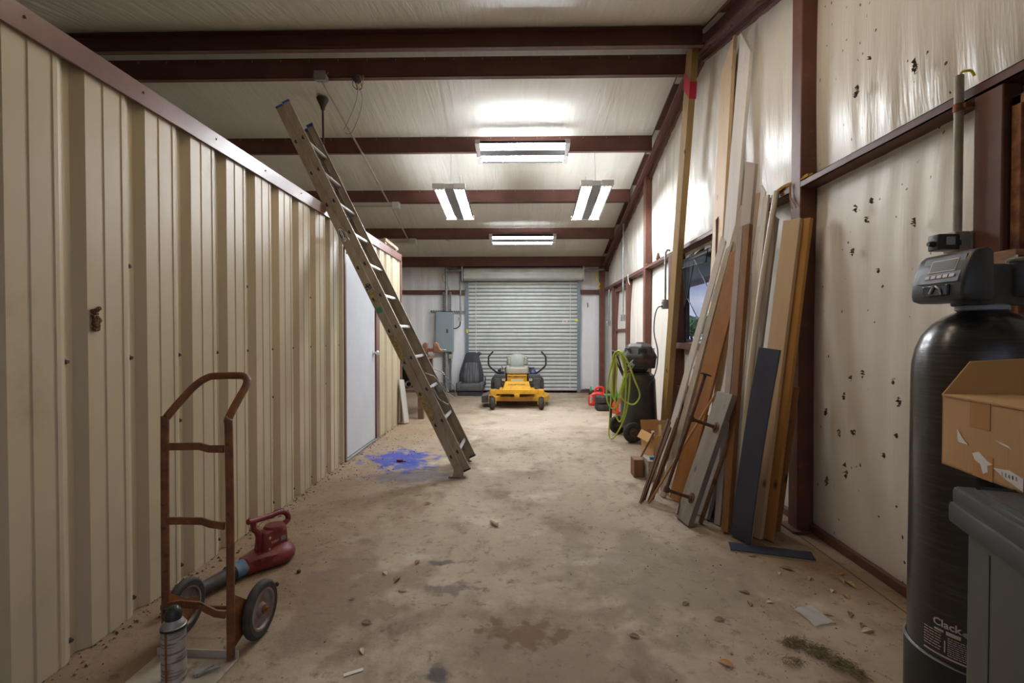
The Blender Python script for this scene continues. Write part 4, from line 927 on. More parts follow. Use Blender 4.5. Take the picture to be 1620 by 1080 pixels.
def plank(label, bot, top, w, t, phi, bow):
    b, tt, d, wv, n = frame_of(bot, top, phi)
    r = thing('navy_plank', label, 'plank', bot, group='navy laminate planks')
    SG = 1 if n.x > 0 else -1
    for nm, off, th, mm in (('plank_face', t * .15, t * .7, NAVY), ('plank_core', -t * .35, t * .3, PLY)):
        o = board(None, (b - n * off * SG), (tt - n * off * SG), w if nm == 'plank_face' else w + .003, th, phi, mm, name=nm, bow=bow); o.location = o.location - Vector(bot); o.parent = r
    return r
plank('longer navy laminate plank leaning on the pale pine board', (1.365, 3.015, 0), (1.500, 2.955, 1.156), .145, .010, 24, (0, .015))
plank('shorter navy laminate plank leaning in front of the longer one', (1.330, 2.972, 0), (1.405, 2.965, .506), .125, .010, 12, (0, .004))
nf = thing('navy_plank', 'navy laminate plank lying flat on the floor below the leaning lumber', 'plank', (1.455, 2.835, 0), rz=math.atan2(-.126, .410), group='navy laminate planks')
B(-.215, .215, -.052, .052, .004, .012).build('plank_face', NAVY, nf, bevel=.001); B(-.215, .215, -.053, .053, .0, .005).build('plank_core', PLY, nf)

# weathered plank with the pipe rack
gp_ = thing('grey_plank', 'weathered grey plank with two rusty pipe brackets screwed to its face', 'plank', (1.12, 3.315, 0), group='boards leaning on the right wall')
o = board(None, (1.123, 3.315, 0), (1.42, 3.355, .845), .188, .036, 7, GREYW, name='plank_timber'); o.location = (o.location[0] - 1.12, o.location[1] - 3.315, 0); o.parent = gp_
b_, t_2, d_2, w_2, n_2 = frame_of((1.123, 3.315, 0), (1.42, 3.355, .845), 7)
if n_2.x > 0: n_2 = -n_2
O_ = Vector((1.12, 3.315, 0))
F1 = b_ - O_ + d_2 * .665 + n_2 * .019 - w_2 * .035; F2 = b_ - O_ + d_2 * .175 + n_2 * .019 - w_2 * .03
E1, E2 = F1 + n_2 * .185, F2 + n_2 * .185
def orient(p, z): return Matrix.Translation(p) @ Vector((0, 0, 1)).rotation_difference(z).to_matrix().to_4x4()
for F, E in ((F1, E1), (F2, E2)):
    fl = MB().lathe([(.036, 0), (.036, .005), (.020, .007), (.019, .018), (.013, .019)], 20, orient(F, n_2))
    for a in (0, 1.57, 3.14, 4.71): fl.lathe([(.005, .005), (.005, .009), (.001, .010)], 6, orient(F, n_2) @ TR(.028 * cos(a), .028 * sin(a), 0))
    fl.build('pipe_flange', BRNRUST, gp_)
    MB().tube([F + n_2 * .01, E], .0115, 12).build('pipe_stub', BRNRUST, gp_)
    MB().tube([E - n_2 * .02, E + n_2 * .003], .017, 12).tube([E - d_2 * .018, E + d_2 * .02], .0165, 12).build('pipe_elbow', BRNRUST, gp_)
MB().tube([E2, E1], .0115, 12).build('rail_pipe', BRNRUST, gp_)
PT = E1 + d_2 * .30 + Vector((.02, .06, 0))
MB().tube([E1, PT], .0115, 12).lathe([(.042, 0), (.042, .005), (.014, .012)], 20, orient(PT, d_2)).build('rail_pipe', BRNRUST, gp_)
MB().tube(smooth_path([b_ - O_ + w_2 * .09 + n_2 * .02 + d_2 * a for a in (.16, .11)] + [b_ - O_ + w_2 * .06 + n_2 * .03 + d_2 * .07, b_ - O_ + w_2 * .05 + n_2 * .03 + d_2 * .03, b_ - O_ + w_2 * .085 + n_2 * .035 + d_2 * .03], 5), .004, 6).build('wire_loop', BLACKP, gp_)
board('whitish plank leaning right behind the grey plank with brackets', (1.24, 3.31, 0), (1.475, 3.37, .83), .12, .028, 14, wood('dusty white plank', (.40, .36, .33), (.33, .29, .26), (.22, .18, .15)))
board('brown slat between the grey plank and the whitish plank', (1.185, 3.22, 0), (1.44, 3.27, .70), .03, .014, 14, BROWN, name='wooden_strip', cat='strip')
sb = thing('short_board', 'short dark weathered offcut with orange edge standing at the foot of the lumber', 'board', (1.275, 3.22, 0), group='boards leaning on the right wall')
o = board(None, (1.275, 3.225, 0), (1.345, 3.29, .275), .18, .012, 4, DARKW, name='offcut_face'); o.location -= Vector((1.275, 3.22, 0)); o.parent = sb
o = board(None, (1.288, 3.222, 0), (1.358, 3.287, .275), .183, .012, 4, AMBER, name='offcut_edge'); o.location -= Vector((1.275, 3.22, 0)); o.parent = sb
tag(MB().tube([(.93, 3.54, .009), (1.355, 3.38, .845)], .0085, 10).build('dowel', wood('tan dowel wood', (.50, .27, .10), (.42, .22, .08), (.25, .12, .05)), origin=(.93, 3.54, 0)), 'thin tan round dowel slanting in front of the pipe rack', 'dowel')
# brown stakes
random.seed(9)
STK = wood('dark brown stake', (.13, .065, .04), (.17, .09, .055), (.06, .03, .02))
slab = ['leftmost dark brown stake of the low bundle', 'second dark brown stake from the left of the low bundle', 'third dark brown stake from the left, in the middle of the bundle', 'fourth dark brown stake from the left of the low bundle', 'fifth dark brown stake, next to last of the low bundle', 'rightmost dark brown stake of the low bundle, nearest the white trim']
for i in range(6):
    x = .875 + i * .022; y = 3.56 + (i % 3) * .03 + i * .005
    board(slab[i], (x, y, 0), (x + .24 + .01 * (i % 2), y + .12 + .02 * (i % 3), .60 - .035 * ((i * 2) % 3)), .022, .012, 20 + 9 * i, STK, name='wooden_stake', cat='stake', grp='stakes in the low bundle', cut=.006)
board('single thin dark rod lying over the small carton', (.985, 4.30, 0), (1.26, 4.62, .30), .014, .014, 0, BRNRUST, name='metal_rod', cat='rod', grp=None)
board('small crooked pine stick at the foot of the orange board', (1.20, 3.52, 0), (1.33, 3.60, .45), .03, .01, 20, wood('split stick', (.48, .36, .22), (.4, .3, .18), (.2, .12, .06)), name='wooden_strip', cat='strip', bow=(.02, 0))
board('dark board standing low behind the dowel', (1.27, 3.78, 0), (1.42, 3.82, .62), .12, .02, 20, DARKW)

NUDGE = {
    'widest pale pine board, rising high beside the white board': (-0.008, -0.007),
    'tallest yellow timber leaning by the window with a red ribbon near its top': (-0.017, -0.005),
    'orange stained wide board behind the white trims': (-0.023, -0.061),
    'tall greyish white board topping the brown lumber': (-0.024, -0.055),
    'brown lumber with whitish face leaning beside the cream pole': (-0.041, -0.091),
    'thin whitewashed face board on the brown lumber': (-0.016, -0.037),
    'bowed white strip rising behind the grey plank': (-0.039, -0.092),
    'white slat with a slanted tip left of the cream pole top': (0.002, 0.005),
    'cream trim tight behind the cream pole': (-0.017, -0.036),
    'long round cream pole leaning left of the navy planks': (0.009, -0.076),
    'thin orange slat low against the brown column, outermost': (0.005, 0.009),
    'tan board with brown edge slanting across in front of the pale pine board': (0.005, 0.014),
    'broken cream trim just behind the pointed white trim': (-0.022, -0.045),
    'small crooked pine stick at the foot of the orange board': (0.009, -0.003),
    'short dark weathered offcut with orange edge standing at the foot of the lumber': (0.023, -0.009),
    'whitish plank leaning right behind the grey plank with brackets': (-0.004, -0.009),
    'brown slat between the grey plank and the whitish plank': (-0.007, -0.03),
    'weathered grey plank with two rusty pipe brackets screwed to its face': (-0.048, -0.105),
    'rightmost dark brown stake of the low bundle, nearest the white trim': (-0.001, -0.005),
    'longer navy laminate plank leaning on the pale pine board': (-0.041, -0.086),
    'shorter navy laminate plank leaning in front of the longer one': (0.009, -0.015),
    'navy laminate plank lying flat on the floor below the leaning lumber': (-0.03, -0.058),
}
for o in list(COL.objects):                               # so that no two pieces run through each other
    q = NUDGE.get(o.get('label')) if o.parent is None else None
    if q: o.location.x += q[0]; o.location.y += q[1]

# boxes and blocks beside the lumber
cb = thing('small_carton', 'open small cardboard carton of scraps on the floor behind the stakes', 'cardboard box', (1.40, 5.02, 0), rz=R(8))
MB().box(-.10, -.096, -.16, .16, 0, .235).box(.096, .10, -.16, .16, 0, .235).box(-.10, .10, -.16, -.156, 0, .235).box(-.10, .10, .156, .16, 0, .235).box(-.10, .10, -.16, .16, 0, .004).build('box_walls', CARD, cb, smooth=0)
MB().box(-.002, .002, -.16, .16, 0, .09, TR(-.10, 0, .235, ry=R(-150))).build('flap', CARDI, cb, smooth=0)
MB().box(-.1, .1, -.002, .002, 0, .10, TR(0, .16, .235, rx=R(-20))).build('flap', CARDI, cb, smooth=0)
random.seed(21)
for i, lb_ in enumerate(('thin scrap stick poking out of the small carton, toward the wall', 'scrap stick lying inside the small carton, toward the aisle', 'longest scrap stick in the small carton')):
    tag(MB().tube([(1.36 + i * .03, 4.93 + i * .03, .02), (1.38 + i * .04, 5.10 + i * .01, .23 + .03 * i)], .009, flat=(.03, .012)).build('scrap_stick', (CREAMW, BROWN, PINE)[i], origin=(1.38, 5.0, .1)), lb_, 'stick')
tag(MB().rbox(-.04, .045, -.07, .07, 0, .155, .004, 2).build('wooden_block', wood('red brown block', (.17, .08, .035), (.24, .12, .055), (.12, .05, .025)), smooth=0), 'red brown timber block standing on the floor left of the concrete block', 'block')
COL.objects['wooden_block'].location = (1.02, 4.28, 0)
cbk = MB(); cbk.rbox(-.07, .07, -.10, .10, 0, .17, .006, 2)
tag(cbk.build('concrete_block', mat('crumbly concrete', (.36, .33, .27), .9, col2=(.27, .24, .19), scale=22, bump=.003, bscale=40), smooth=0), 'small rough concrete block beside the red brown block', 'block'); COL.objects['concrete_block'].location = (1.145, 4.20, 0)
tag(MB().rbox(-.035, .03, -.02, .02, 0, .025, .006, 2).tube([(.03, 0, .012), (.07, .01, .014)], .006, 6).build('blue_clip', mat('blue clip', (.03, .20, .34), .5)), 'small blue clip lying on the rough concrete block', 'clip'); COL.objects['blue_clip'].location = (1.14, 4.17, .17)
tag(MB().box(-.11, .11, -.01, .01, 0, .30, TR(rx=R(-14))).build('plywood_offcut', wood('plywood offcut', (.46, .30, .14), (.40, .25, .11), (.25, .15, .07))), 'square plywood offcut standing at the foot of the tall timber', 'plywood'); COL.objects['plywood_offcut'].location = (1.61, 5.30, 0.003)
for i, (x, y, z, a, lb_) in enumerate(((1.62, 5.98, .0, .3, 'short wood scrap on the floor behind the compressor tank'), (1.56, 5.42, .0, -.6, 'short wood scrap on the floor near the open carton'))):
    o = tag(MB().box(-.12, .12, -.02, .02, 0, .03).build('wood_scrap', (GREIG, BROWN)[i], bevel=.002), lb_, 'wood scrap'); o.location = (x, y, z + .001); o.rotation_euler = (0, 0, a)

# ------------------------------------------------------------------ air compressor
ac = thing('air_compressor', 'black upright air compressor with two wheels beside the window', 'air compressor', (1.415, 5.86, 0))
TANKB = mat('dusty black tank', (.024, .023, .020), .45, col2=(.05, .045, .038), scale=5, dirt=((.10, .085, .07), 3, .6, .9))
MB().lathe([(.12, .10), (.20, .13), (.215, .17), (.217, .22), (.195, .70), (.19, .715), (.175, .76), (.12, .795), (.05, .805)], 40).build('air_tank', TANKB, ac)
MB().torus(.196, .004, 40, 6, TR(0, 0, .69)).build('tank_weld', TANKB, ac)
ft = MB(); ft.lathe([(.03, 0), (.03, .02), (.02, .03), (.02, .14)], 12, TR(.12, .08, 0)).lathe([(.03, 0), (.03, .02), (.02, .03), (.02, .14)], 12, TR(.12, -.10, 0)); 
MB().lathe([(.03, 0), (.03, .02), (.02, .03), (.02, .14)], 12, TR(.12, .08, 0)).build('foot', BLACKP, ac); MB().lathe([(.03, 0), (.03, .02), (.02, .03), (.02, .14)], 12, TR(.12, -.10, 0)).build('foot', BLACKP, ac)
sh = MB()
def hexa(z, sx, sy, dx=0): return [Vector((dx + sx * cos(a), sy * sin(a), z)) for a in [pi / 6 + i * pi / 3 for i in range(6)]]
sh.loft([hexa(.80, .10, .10), hexa(.835, .12, .13), hexa(.84, .20, .20), hexa(.95, .215, .21), hexa(.975, .225, .215), hexa(1.0, .215, .21), hexa(1.10, .16, .14), hexa(1.135, .12, .10)])
sh.build('pump_shroud', mat('black pump shroud', (.045, .044, .043), .35, col2=(.085, .08, .075), scale=6), ac, smooth=0, bevel=.012)
MB().lathe([(.05, 1.125), (.055, 1.148), (.04, 1.152), (.001, 1.152)], 20, M=TR(.02, 0, 0)).build('shroud_cap', mat('grey shroud cap', (.16, .16, .16), .5), ac)
for a in (pi * 1.5 - 1.05, pi * 1.5, pi * 1.5 + 1.05):
    v = MB()
    for k in range(5): v.box(-.05, .05, -.004, .004, -.002, .010, TR(.172 * cos(a), .172 * sin(a), 1.005 + k * .016, rz=a + pi / 2))
    v.build('vent_slats', BLACKP, ac)
for a in (pi * 1.5,):
    for k in range(3):
        MB().tube([Vector((.02 + (.075 - k * .018) * cos(t), -.198 - .004, .905 + (.05 - k * .012) * sin(t))) for t in [pi * i / 10 for i in range(11)]], .003, 6).build('red_arc_mark', mat('worn red print', (.22, .05, .03), .6), ac)
MB().box(-.10, .14, -.203, -.19, .862, .875).build('trim_band', BLACKP, ac)
wh = []
for (x, y, r) in ((-.135, -.30, .118), (-.205, .20, .118)):
    M = TR(x, y, .118, rx=pi / 2, ry=0) @ Matrix.Identity(4)
    M = TR(x, y, .118, rz=R(8)) @ TR(rx=pi / 2)
    t = MB().torus(r - .034, .034, 36, 12, M); t.lathe([(.06, -.02), (.066, 0), (.06, .02)], 28, M); to = t.build('wheel', mat('compressor tire', (.045, .038, .032), .8, col2=(.03, .027, .025), scale=30, bump=.002, bscale=60), ac)
    h = MB().lathe([(.058, .02), (.052, .028), (.03, .024), (.018, .035), (.001, .036)], 28, M)
    for k in range(5): h.lathe([(.006, .024), (.006, .034), (.001, .035)], 8, M @ TR(.036 * cos(k * 1.2566), .036 * sin(k * 1.2566), 0))
    h.build('wheel_hub', mat('brown hub', (.10, .075, .05), .6, metal=.3), to)
MB().tube([(-.135, -.27, .118), (-.205, .18, .118)], .010, 8).tube([(-.15, -.14, .118), (.0, -.10, .16)], .012, 8).tube([(-.19, .08, .118), (.0, .08, .16)], .012, 8).build('axle', BLACKP, ac)
hn = MB().tube(smooth_path([(-.16, -.10, .70), (-.22, -.12, .80), (-.27, -.13, .95), (-.30, -.13, 1.03), (-.30, .05, 1.04), (-.29, .12, 1.03), (-.24, .12, .90), (-.16, .10, .72)], 4), .011, 10); hn.build('handle', BLACKP, ac)
for i, (dx, dz, l) in enumerate(((-.20, .93, .10), (-.22, .86, .09), (-.17, .88, .08), (-.19, .80, .07))):
    MB().tube([(dx, -.16, dz), (dx + .05, -.18, dz - .03), (dx + l, -.15, dz + .01)], .009, 8).build('air_fitting', (GALV, BLACKP, GALV, mat('copper fitting', (.45, .2, .12), .4, metal=.8))[i], ac)
MB().lathe([(.022, 0), (.022, .02), (.001, .022)], 16, TR(-.14, -.20, .90, rx=pi / 2)).build('pressure_gauge', GALV, ac)
# hose over the handle
HOSE = mat('yellow green hose', (.42, .52, .05), .45, col2=(.36, .46, .05), scale=8)
def HP(zx, zy, y): px, py = zx / 4.911 + 900, zy / 4.911 + 500; return Vector(((px - 825) * y / 765, y, 1.25 - (py - 528) * y / 765))
hose = MB(); YH = 5.60
loops = [[(372, 278, .1), (400, 268, 0), (440, 310, -.05), (485, 400, -.1), (520, 500, -.13), (555, 585, -.14), (552, 640, -.14), (515, 682, -.14), (468, 675, -.12), (425, 640, -.1), (412, 590, -.08), (430, 500, -.06), (452, 400, -.02), (425, 310, .02), (395, 275, .06)],
         [(395, 275, .06), (360, 290, .1), (335, 400, .08), (310, 520, .08), (303, 620, .08), (315, 680, .06), (345, 715, .04), (380, 700, .02), (400, 600, .0), (430, 480, .0), (440, 380, -.02), (415, 290, .0)],
         [(415, 290, .0), (385, 270, .08), (352, 330, .12), (345, 500, .12), (352, 625, .1), (385, 668, .06), (412, 640, .02), (440, 520, -.02), (478, 440, -.04), (480, 540, -.05), (470, 650, -.06), (450, 760, -.05), (420, 840, -.02), (385, 905, .02), (350, 948, .06), (322, 925, .1), (326, 800, .12), (335, 650, .12), (345, 480, .12), (368, 330, .1), (398, 280, .04)],
         [(398, 280, .04), (425, 350, -.04), (450, 470, -.06), (450, 600, -.06), (438, 740, -.04), (410, 815, 0), (384, 790, .04), (368, 700, .06), (372, 560, .08), (380, 400, .06), (370, 300, .08)]]
for lp in loops: hose.tube(smooth_path([HP(a, b, YH + d) + Vector((-.015, 0, 0)) for a, b, d in lp], 5), .0095, 8)
ah = thing('air_hose', 'yellow green air hose looped over the compressor handle', 'air hose', (1.15, YH, .5))
o = hose.build('hose_coil', HOSE, origin=(1.15, YH, .5)); o.location = (0, 0, 0); o.parent = ah
o = MB().tube([HP(328, 700, YH + .1), HP(325, 790, YH + .1)], .013, 10).build('hose_coupling', BLACKD, origin=(1.15, YH, .5)); o.location = (0, 0, 0); o.parent = ah

# conduits with outlets on the right wall
def drop(label, x, y, z0, z1, hook=True, r=.0125, m=GALV, plug=False):
    t = thing('wall_outlet', label, 'wall outlet', (x, y, z0))
    MB().tube([(0, 0, .05), (0, 0, z1 - z0)] + ([(.02, -.01, z1 - z0 + .03), (.05, -.015, z1 - z0 + .02)] if hook else []), r, 10).build('conduit', m, t)
    B(-.028, .028, -.035, .035, -.055, .055).build('outlet_box', GALV, t, bevel=.004)
    B(-.034, -.028, -.037, .037, -.057, .057).build('cover_plate', GALVD, t, bevel=.002)
    MB().lathe([(.016, 0), (.016, .012), (.001, .013)], 16, TR(-.034, 0, .02, ry=-pi / 2)).build('socket', WHITE, t)
    return t
drop('outlet under a conduit beside the window, with a black cord plugged in', 1.70, 5.76, 1.60, 2.21, m=GALVD)
drop('outlet box hanging beside the boards, low on a brown conduit', 1.70, 4.26, 1.585, 2.24, m=POST)
drop('outlet on the framed door post, on the conduit rising to the rafter', 1.71, 8.18, 1.52, 3.10, hook=False)
drop('outlet farthest away on the right wall near the corner column', 1.71, 9.48, 1.46, 2.12, hook=False)
co_ = MB().tube(smooth_path([(1.665, 5.76, 1.575), (1.60, 5.72, 1.555), (1.56, 5.70, 1.44), (1.555, 5.70, 1.25), (1.575, 5.62, 1.05), (1.555, 5.60, .85), (1.50, 5.605, .70), (1.42, 5.615, .60), (1.36, 5.63, .50)], 6), .0065, 8)
co_.tube([(1.69, 5.76, 1.58), (1.655, 5.76, 1.572)], .014, 8)
tag(co_.build('power_cord', BLACKP, origin=(1.56, 5.7, 1.2)), 'black power cord hanging from the outlet to the air compressor', 'power cord')
# yellow cables on the girts
YW = mat('yellow brown cable', (.42, .24, .03), .5)
def cables(label, y0, n, seed, x=1.765, z=2.222, ln=.42, name='cable_bundle'):
    random.seed(seed); m = MB()
    for i in range(n):
        pts = [(x + random.uniform(-.018, .018), y0 - ln / 2 + ln * k / 5, z + random.uniform(-.006, .02) - .03 * (k == 5) * random.random()) for k in range(6)]
        m.tube(smooth_path(pts, 4), .0055, 6)
    return tag(m.build(name, YW, origin=(x, y0, z)), label, 'cable')
cables('yellow cable bundle on the girt at the brown column beside the lumber', 3.22, 6, 4)
m = MB()
for dx in (0, .02): m.tube(smooth_path([(1.735, 3.16 + dx, 2.22), (1.732, 3.17, 2.15), (1.730, 3.14 + dx, 2.10), (1.733, 3.10 + dx * 2, 2.05)], 5), .004, 6)
tag(m.build('wire_tail', mat('brown wire tail', (.34, .17, .09), .6), origin=(1.735, 3.15, 2.15)), 'brown wire tails hanging down the brown column below the cable bundle', 'wire')
cables('small yellow cable coil on the girt at the second column', 6.93, 4, 8, ln=.16)
tag(MB().tube(smooth_path([(1.72, 10.25, 2.62), (1.60, 10.22, 2.56), (1.56, 10.2, 2.42), (1.64, 10.2, 2.30), (1.60, 10.2, 2.22), (1.70, 10.22, 2.21)], 6), .012, 8).build('cable', YTAG, origin=(1.62, 10.2, 2.4)), 'yellow cable hanging at the far right corner above the girt', 'cable')
tag(MB().tube(smooth_path([(1.74, 7.95, 2.22), (1.735, 7.92, 2.15), (1.73, 7.85, 2.08), (1.735, 7.80, 2.04)], 5), .006, 6).build('white_wire', WHITE, origin=(1.735, 7.9, 2.15)), 'white wire tail hanging from the girt past the second column', 'wire')
tag(MB().lathe([(.02, 0), (.03, .02), (.018, .07), (.01, .10)], 8).build('mud_nest', mat('mud nest', (.12, .06, .03), .9)), 'small brown mud nest on top of the girt before the second column', 'mud nest'); COL.objects['mud_nest'].location = (1.78, 6.35, 2.206)
# torn tufts in the wall blanket
TORN = mat('torn brown paper', (.16, .11, .07), .8, col2=(.05, .035, .025), scale=60)
def tuft(label, x, y, z, s0, seed):
    random.seed(seed); m = MB()
    for i in range(11):
        a = random.uniform(0, 6.3); s = s0 * random.uniform(.35, 1.1); P = [Vector((0, 0, 0)), Vector((-.012 - .01 * random.random(), s * .3 * cos(a), s * .45 * sin(a))), Vector((-.006, s * .5 * cos(a + .5), s * sin(a + .5)))]
        e_ = Vector((0, random.uniform(-1, 1) * s0 * .35, random.uniform(-1, 1) * s0 * .6)); m.add([P[0] + e_, P[1] + e_, P[2] + e_], [(0, 1, 2)])
    o = m.build('torn_flap', TORN, smooth=0, fix=False); o.location = (x, y, z)
    return tag(o, label, 'torn flap')
tuft('torn flap high in the wall blanket right of the near column', 1.795, 2.13, 2.36, .03, 1) if False else None
tuft('torn brownish flap sticking out of the upper wall blanket near the conduit', 1.788, 2.24, 2.45, .035, 2)
tuft('torn flap in the upper wall blanket near the brown column, lower one', 1.790, 2.62, 2.54, .03, 3)
tuft('torn flap in the lower wall blanket beside the softener tank', 1.788, 2.62, .72, .03, 5)
tuft('torn flap low on the wall blanket near the brown column base', 1.790, 2.86, .80, .022, 6)
tuft('torn flap in the far wall blanket right of the roll-up door', 1.42, 10.36, 1.87, .04, 8)
tuft('torn tuft under the window sill behind the tall timber', 1.80, 5.05, .88, .04, 9)

tuft('torn brown tuft in the right wall, beside the softener tank, lower left of the pair', 1.797, 2.694, 0.493, 0.030, 20)
tuft('torn brown tuft in the right wall, lowest on the left near the column', 1.797, 2.857, 0.383, 0.028, 21)
tuft('torn brown tuft in the right wall, below the control head level, small left one', 1.797, 2.711, 0.900, 0.020, 22)
tuft('torn brown tuft in the right wall, second small one under the upper specks', 1.797, 2.666, 1.009, 0.020, 23)
tuft('torn brown tuft in the right wall, small one right of the second small one', 1.797, 2.565, 1.038, 0.018, 24)
tuft('torn brown tuft in the right wall, near the tank shoulder', 1.797, 2.363, 1.022, 0.020, 25)
tuft('torn brown tuft in the right wall, left of the carton corner', 1.797, 2.319, 0.927, 0.024, 26)
tuft('torn brown tuft in the right wall, double speck in the middle of the lower blanket', 1.797, 2.750, 0.695, 0.018, 27)
tuft('torn brown tuft in the right wall, left of the tank at carton height', 1.797, 2.418, 0.650, 0.018, 28)
tuft('torn brown tuft in the right wall, close to the tank edge under the carton corner', 1.797, 2.339, 0.761, 0.020, 29)
tuft('torn brown tuft in the right wall, just below the girt', 1.797, 2.515, 1.928, 0.020, 30)
tuft('torn brown tuft in the right wall, left one below the girt', 1.797, 2.636, 1.920, 0.022, 31)
tuft('torn brown tuft in the right wall, largest below the girt', 1.797, 2.550, 1.839, 0.030, 32)
tuft('torn brown tuft in the right wall, mid height left of the control head', 1.797, 2.662, 1.698, 0.026, 33)
tuft('torn brown tuft in the right wall, tall thin one left of the tan conduit', 1.797, 2.251, 1.758, 0.020, 34)
tuft('torn brown tuft in the right wall, mid height nearest the control head', 1.797, 2.466, 1.567, 0.016, 35)
tuft('torn brown tuft in the right wall, high small dark one', 1.797, 2.545, 2.664, 0.014, 36)
tuft('torn brown tuft in the right wall, high thin one near the brown column', 1.797, 2.651, 2.532, 0.014, 37)

# ------------------------------------------------------------------ zero-turn mower in front of the roll-up door
mw = thing('riding_mower', 'yellow zero-turn riding mower with grey seat parked before the roll-up door', 'riding mower', (-.076, 7.95, 0))
for s in (-1, 1):
    x = s * .403
    tq = MB(); tq.torus(.073, .038, 30, 12, TR(x, 0, .111, ry=pi / 2), sq=1.15); tq.lathe([(.06, -.03), (.07, 0), (.06, .03)], 24, TR(x, 0, .111, ry=pi / 2)); cw = tq.build('caster_wheel', RUBBER, mw)
    MB().tube([(x - .05, 0, .111), (x + .05, 0, .111)], .012, 10).build('hub', GALV, cw)
    f = MB(); f.box(x - .062, x - .052, -.03, .03, .09, .235).box(x + .052, x + .062, -.03, .03, .09, .235).box(x - .062, x + .062, -.035, .035, .235, .247).lathe([(.03, .247), (.03, .30)], 16, TR(x, .0, 0))
    f.build('caster_fork', YELLOW, mw, bevel=.003)
fb = MB(); fb.box(-.43, .43, .03, .11, .255, .325).box(-.43, -.36, -.03, .12, .25, .325).box(.36, .43, -.03, .12, .25, .325).box(-.30, -.23, .08, 1.2, .25, .32).box(.23, .30, .08, 1.2, .25, .32)
fb.box(-.45, -.34, .02, .05, .24, .34).box(.34, .45, .02, .05, .24, .34)
fb.build('front_frame', YELLOW, mw, bevel=.004)
hb_ = MB(); hb_.prism([(-.045, .26), (.045, .26), (.04, .20), (-.04, .20)], .0, .03).lathe([(.012, 0), (.012, .008)], 12, TR(0, .0, .225, rx=pi / 2)); hb_.build('tow_bracket', YELLOW, mw, bevel=.003)
fp_ = MB(); fp_.add([Vector(p) for p in ((-.235, .10, .325), (.235, .10, .325), (.205, .42, .43), (-.205, .42, .43), (-.235, .10, .30), (.235, .10, .30), (.205, .42, .40), (-.205, .42, .40))], [(0, 1, 2, 3), (4, 7, 6, 5), (0, 4, 5, 1), (1, 5, 6, 2), (2, 6, 7, 3), (3, 7, 4, 0)])
fp_.build('foot_plate', YELLOW, mw, smooth=0, bevel=.003)
ang = math.atan2(.105, .32)
text_mesh('HUSTLER', .062, mat('dark decal', (.05, .045, .03), .6), 'foot_plate_lettering', mw, TR(0, .275, .385, rx=ang) @ Matrix.Diagonal((1.15, .8, 1, 1)), bold=.003)
for x in (-.10, .10): MB().lathe([(.008, 0), (.008, .006)], 8, TR(x, .15, .343, rx=ang)).build('bolt', GALVD, mw)
MB().rbox(-.175, .175, .50, .62, .40, .535, .01, 2).build('seat_pedestal', YELLOW, mw); B(-.11, .11, .494, .50, .415, .462).build('pedestal_label', mat('faded label', (.62, .55, .42), .6), mw); B(-.165, .165, .48, .50, .515, .53).build('pedestal_lip', YELLOW, mw, bevel=.002)
SEAT = mat('grey green vinyl', (.26, .29, .25), .45, col2=(.33, .34, .31), scale=4, dirt=((.40, .36, .28), 3, .6, .85))
SEATB = mat('olive vinyl bolster', (.30, .28, .20), .5, col2=(.38, .36, .30), scale=5)
cs = MB(); cs.rbox(-.205, .205, .52, .98, .545, .655, .06, 6).rbox(-.20, -.12, .54, .95, .60, .675, .035, 4).rbox(.12, .20, .54, .95, .60, .675, .035, 4); cs.build('seat_cushion', mat('dusty seat vinyl', (.33, .32, .27), .5, col2=(.34, .34, .30), scale=4), mw)
bk = MB(); rings = []
for z, hx, th in ((.61, .12, .05), (.64, .185, .07), (.71, .20, .08), (.78, .195, .08), (.83, .17, .075), (.865, .12, .06), (.882, .05, .03)):
    rings.append([Vector((hx * cos(a) * 1.0 if True else 0, .95 + (z - .62) * .25 + th * sin(a), z)) for a in [2 * pi * j / 24 for j in range(24)]])
bk.loft(rings); bk.build('seat_back', SEAT, mw, smooth=60)
for s in (-1, 1): MB().rbox(s * .150 - .028, s * .150 + .028, .885, .96, .69, .82, .025, 5, M=TR(0, 0, 0)).build('seat_bolster', SEATB, mw)
for s in (-1, 1):
    pd_ = MB(); pd_.rbox(s * .30 - .105, s * .30 + .105, .45, 1.15, .40, .54, .03, 4).rbox(s * .34 - .06, s * .34 + .06, .42, .50, .20, .48, .015, 3); pd_.build('side_pod', mat('blue black pod', (.035, .038, .048), .4, col2=(.07, .07, .075), scale=6), mw)
    rt_ = MB(); rt_.torus(.16, .075, 32, 12, TR(s * .40, 1.10, .232, ry=pi / 2), sq=1.2); rt_.lathe([(.10, -.05), (.11, 0), (.10, .05)], 24, TR(s * .40, 1.10, .232, ry=pi / 2)); rt_.build('drive_wheel', RUBBER, mw)
    lv = MB(); lv.tube(smooth_path([(s * .30, .66, .53), (s * .35, .63, .56), (s * .44, .60, .63), (s * .50, .58, .70), (s * .505, .57, .80), (s * .50, .57, .85), (s * .46, .57, .90), (s * .425, .57, .94)], 5), .0155, 10); lv.build('control_lever', BLACKP, mw)
    MB().rbox(s * .235 - .03, s * .235 + .03, .42, .47, .43, .475, .008, 2).build('headlight', mat('lamp lens', (.35, .33, .27), .2), mw)
MB().lathe([(.038, 0), (.042, .02), (.036, .035), (.001, .037)], 18, TR(.265, .62, .625)).lathe([(.06, 0), (.065, .03), (.05, .055), (.04, .085)], 18, TR(.28, .62, .54)).build('fuel_cap', mat('navy cap', (.03, .04, .09), .4), mw)
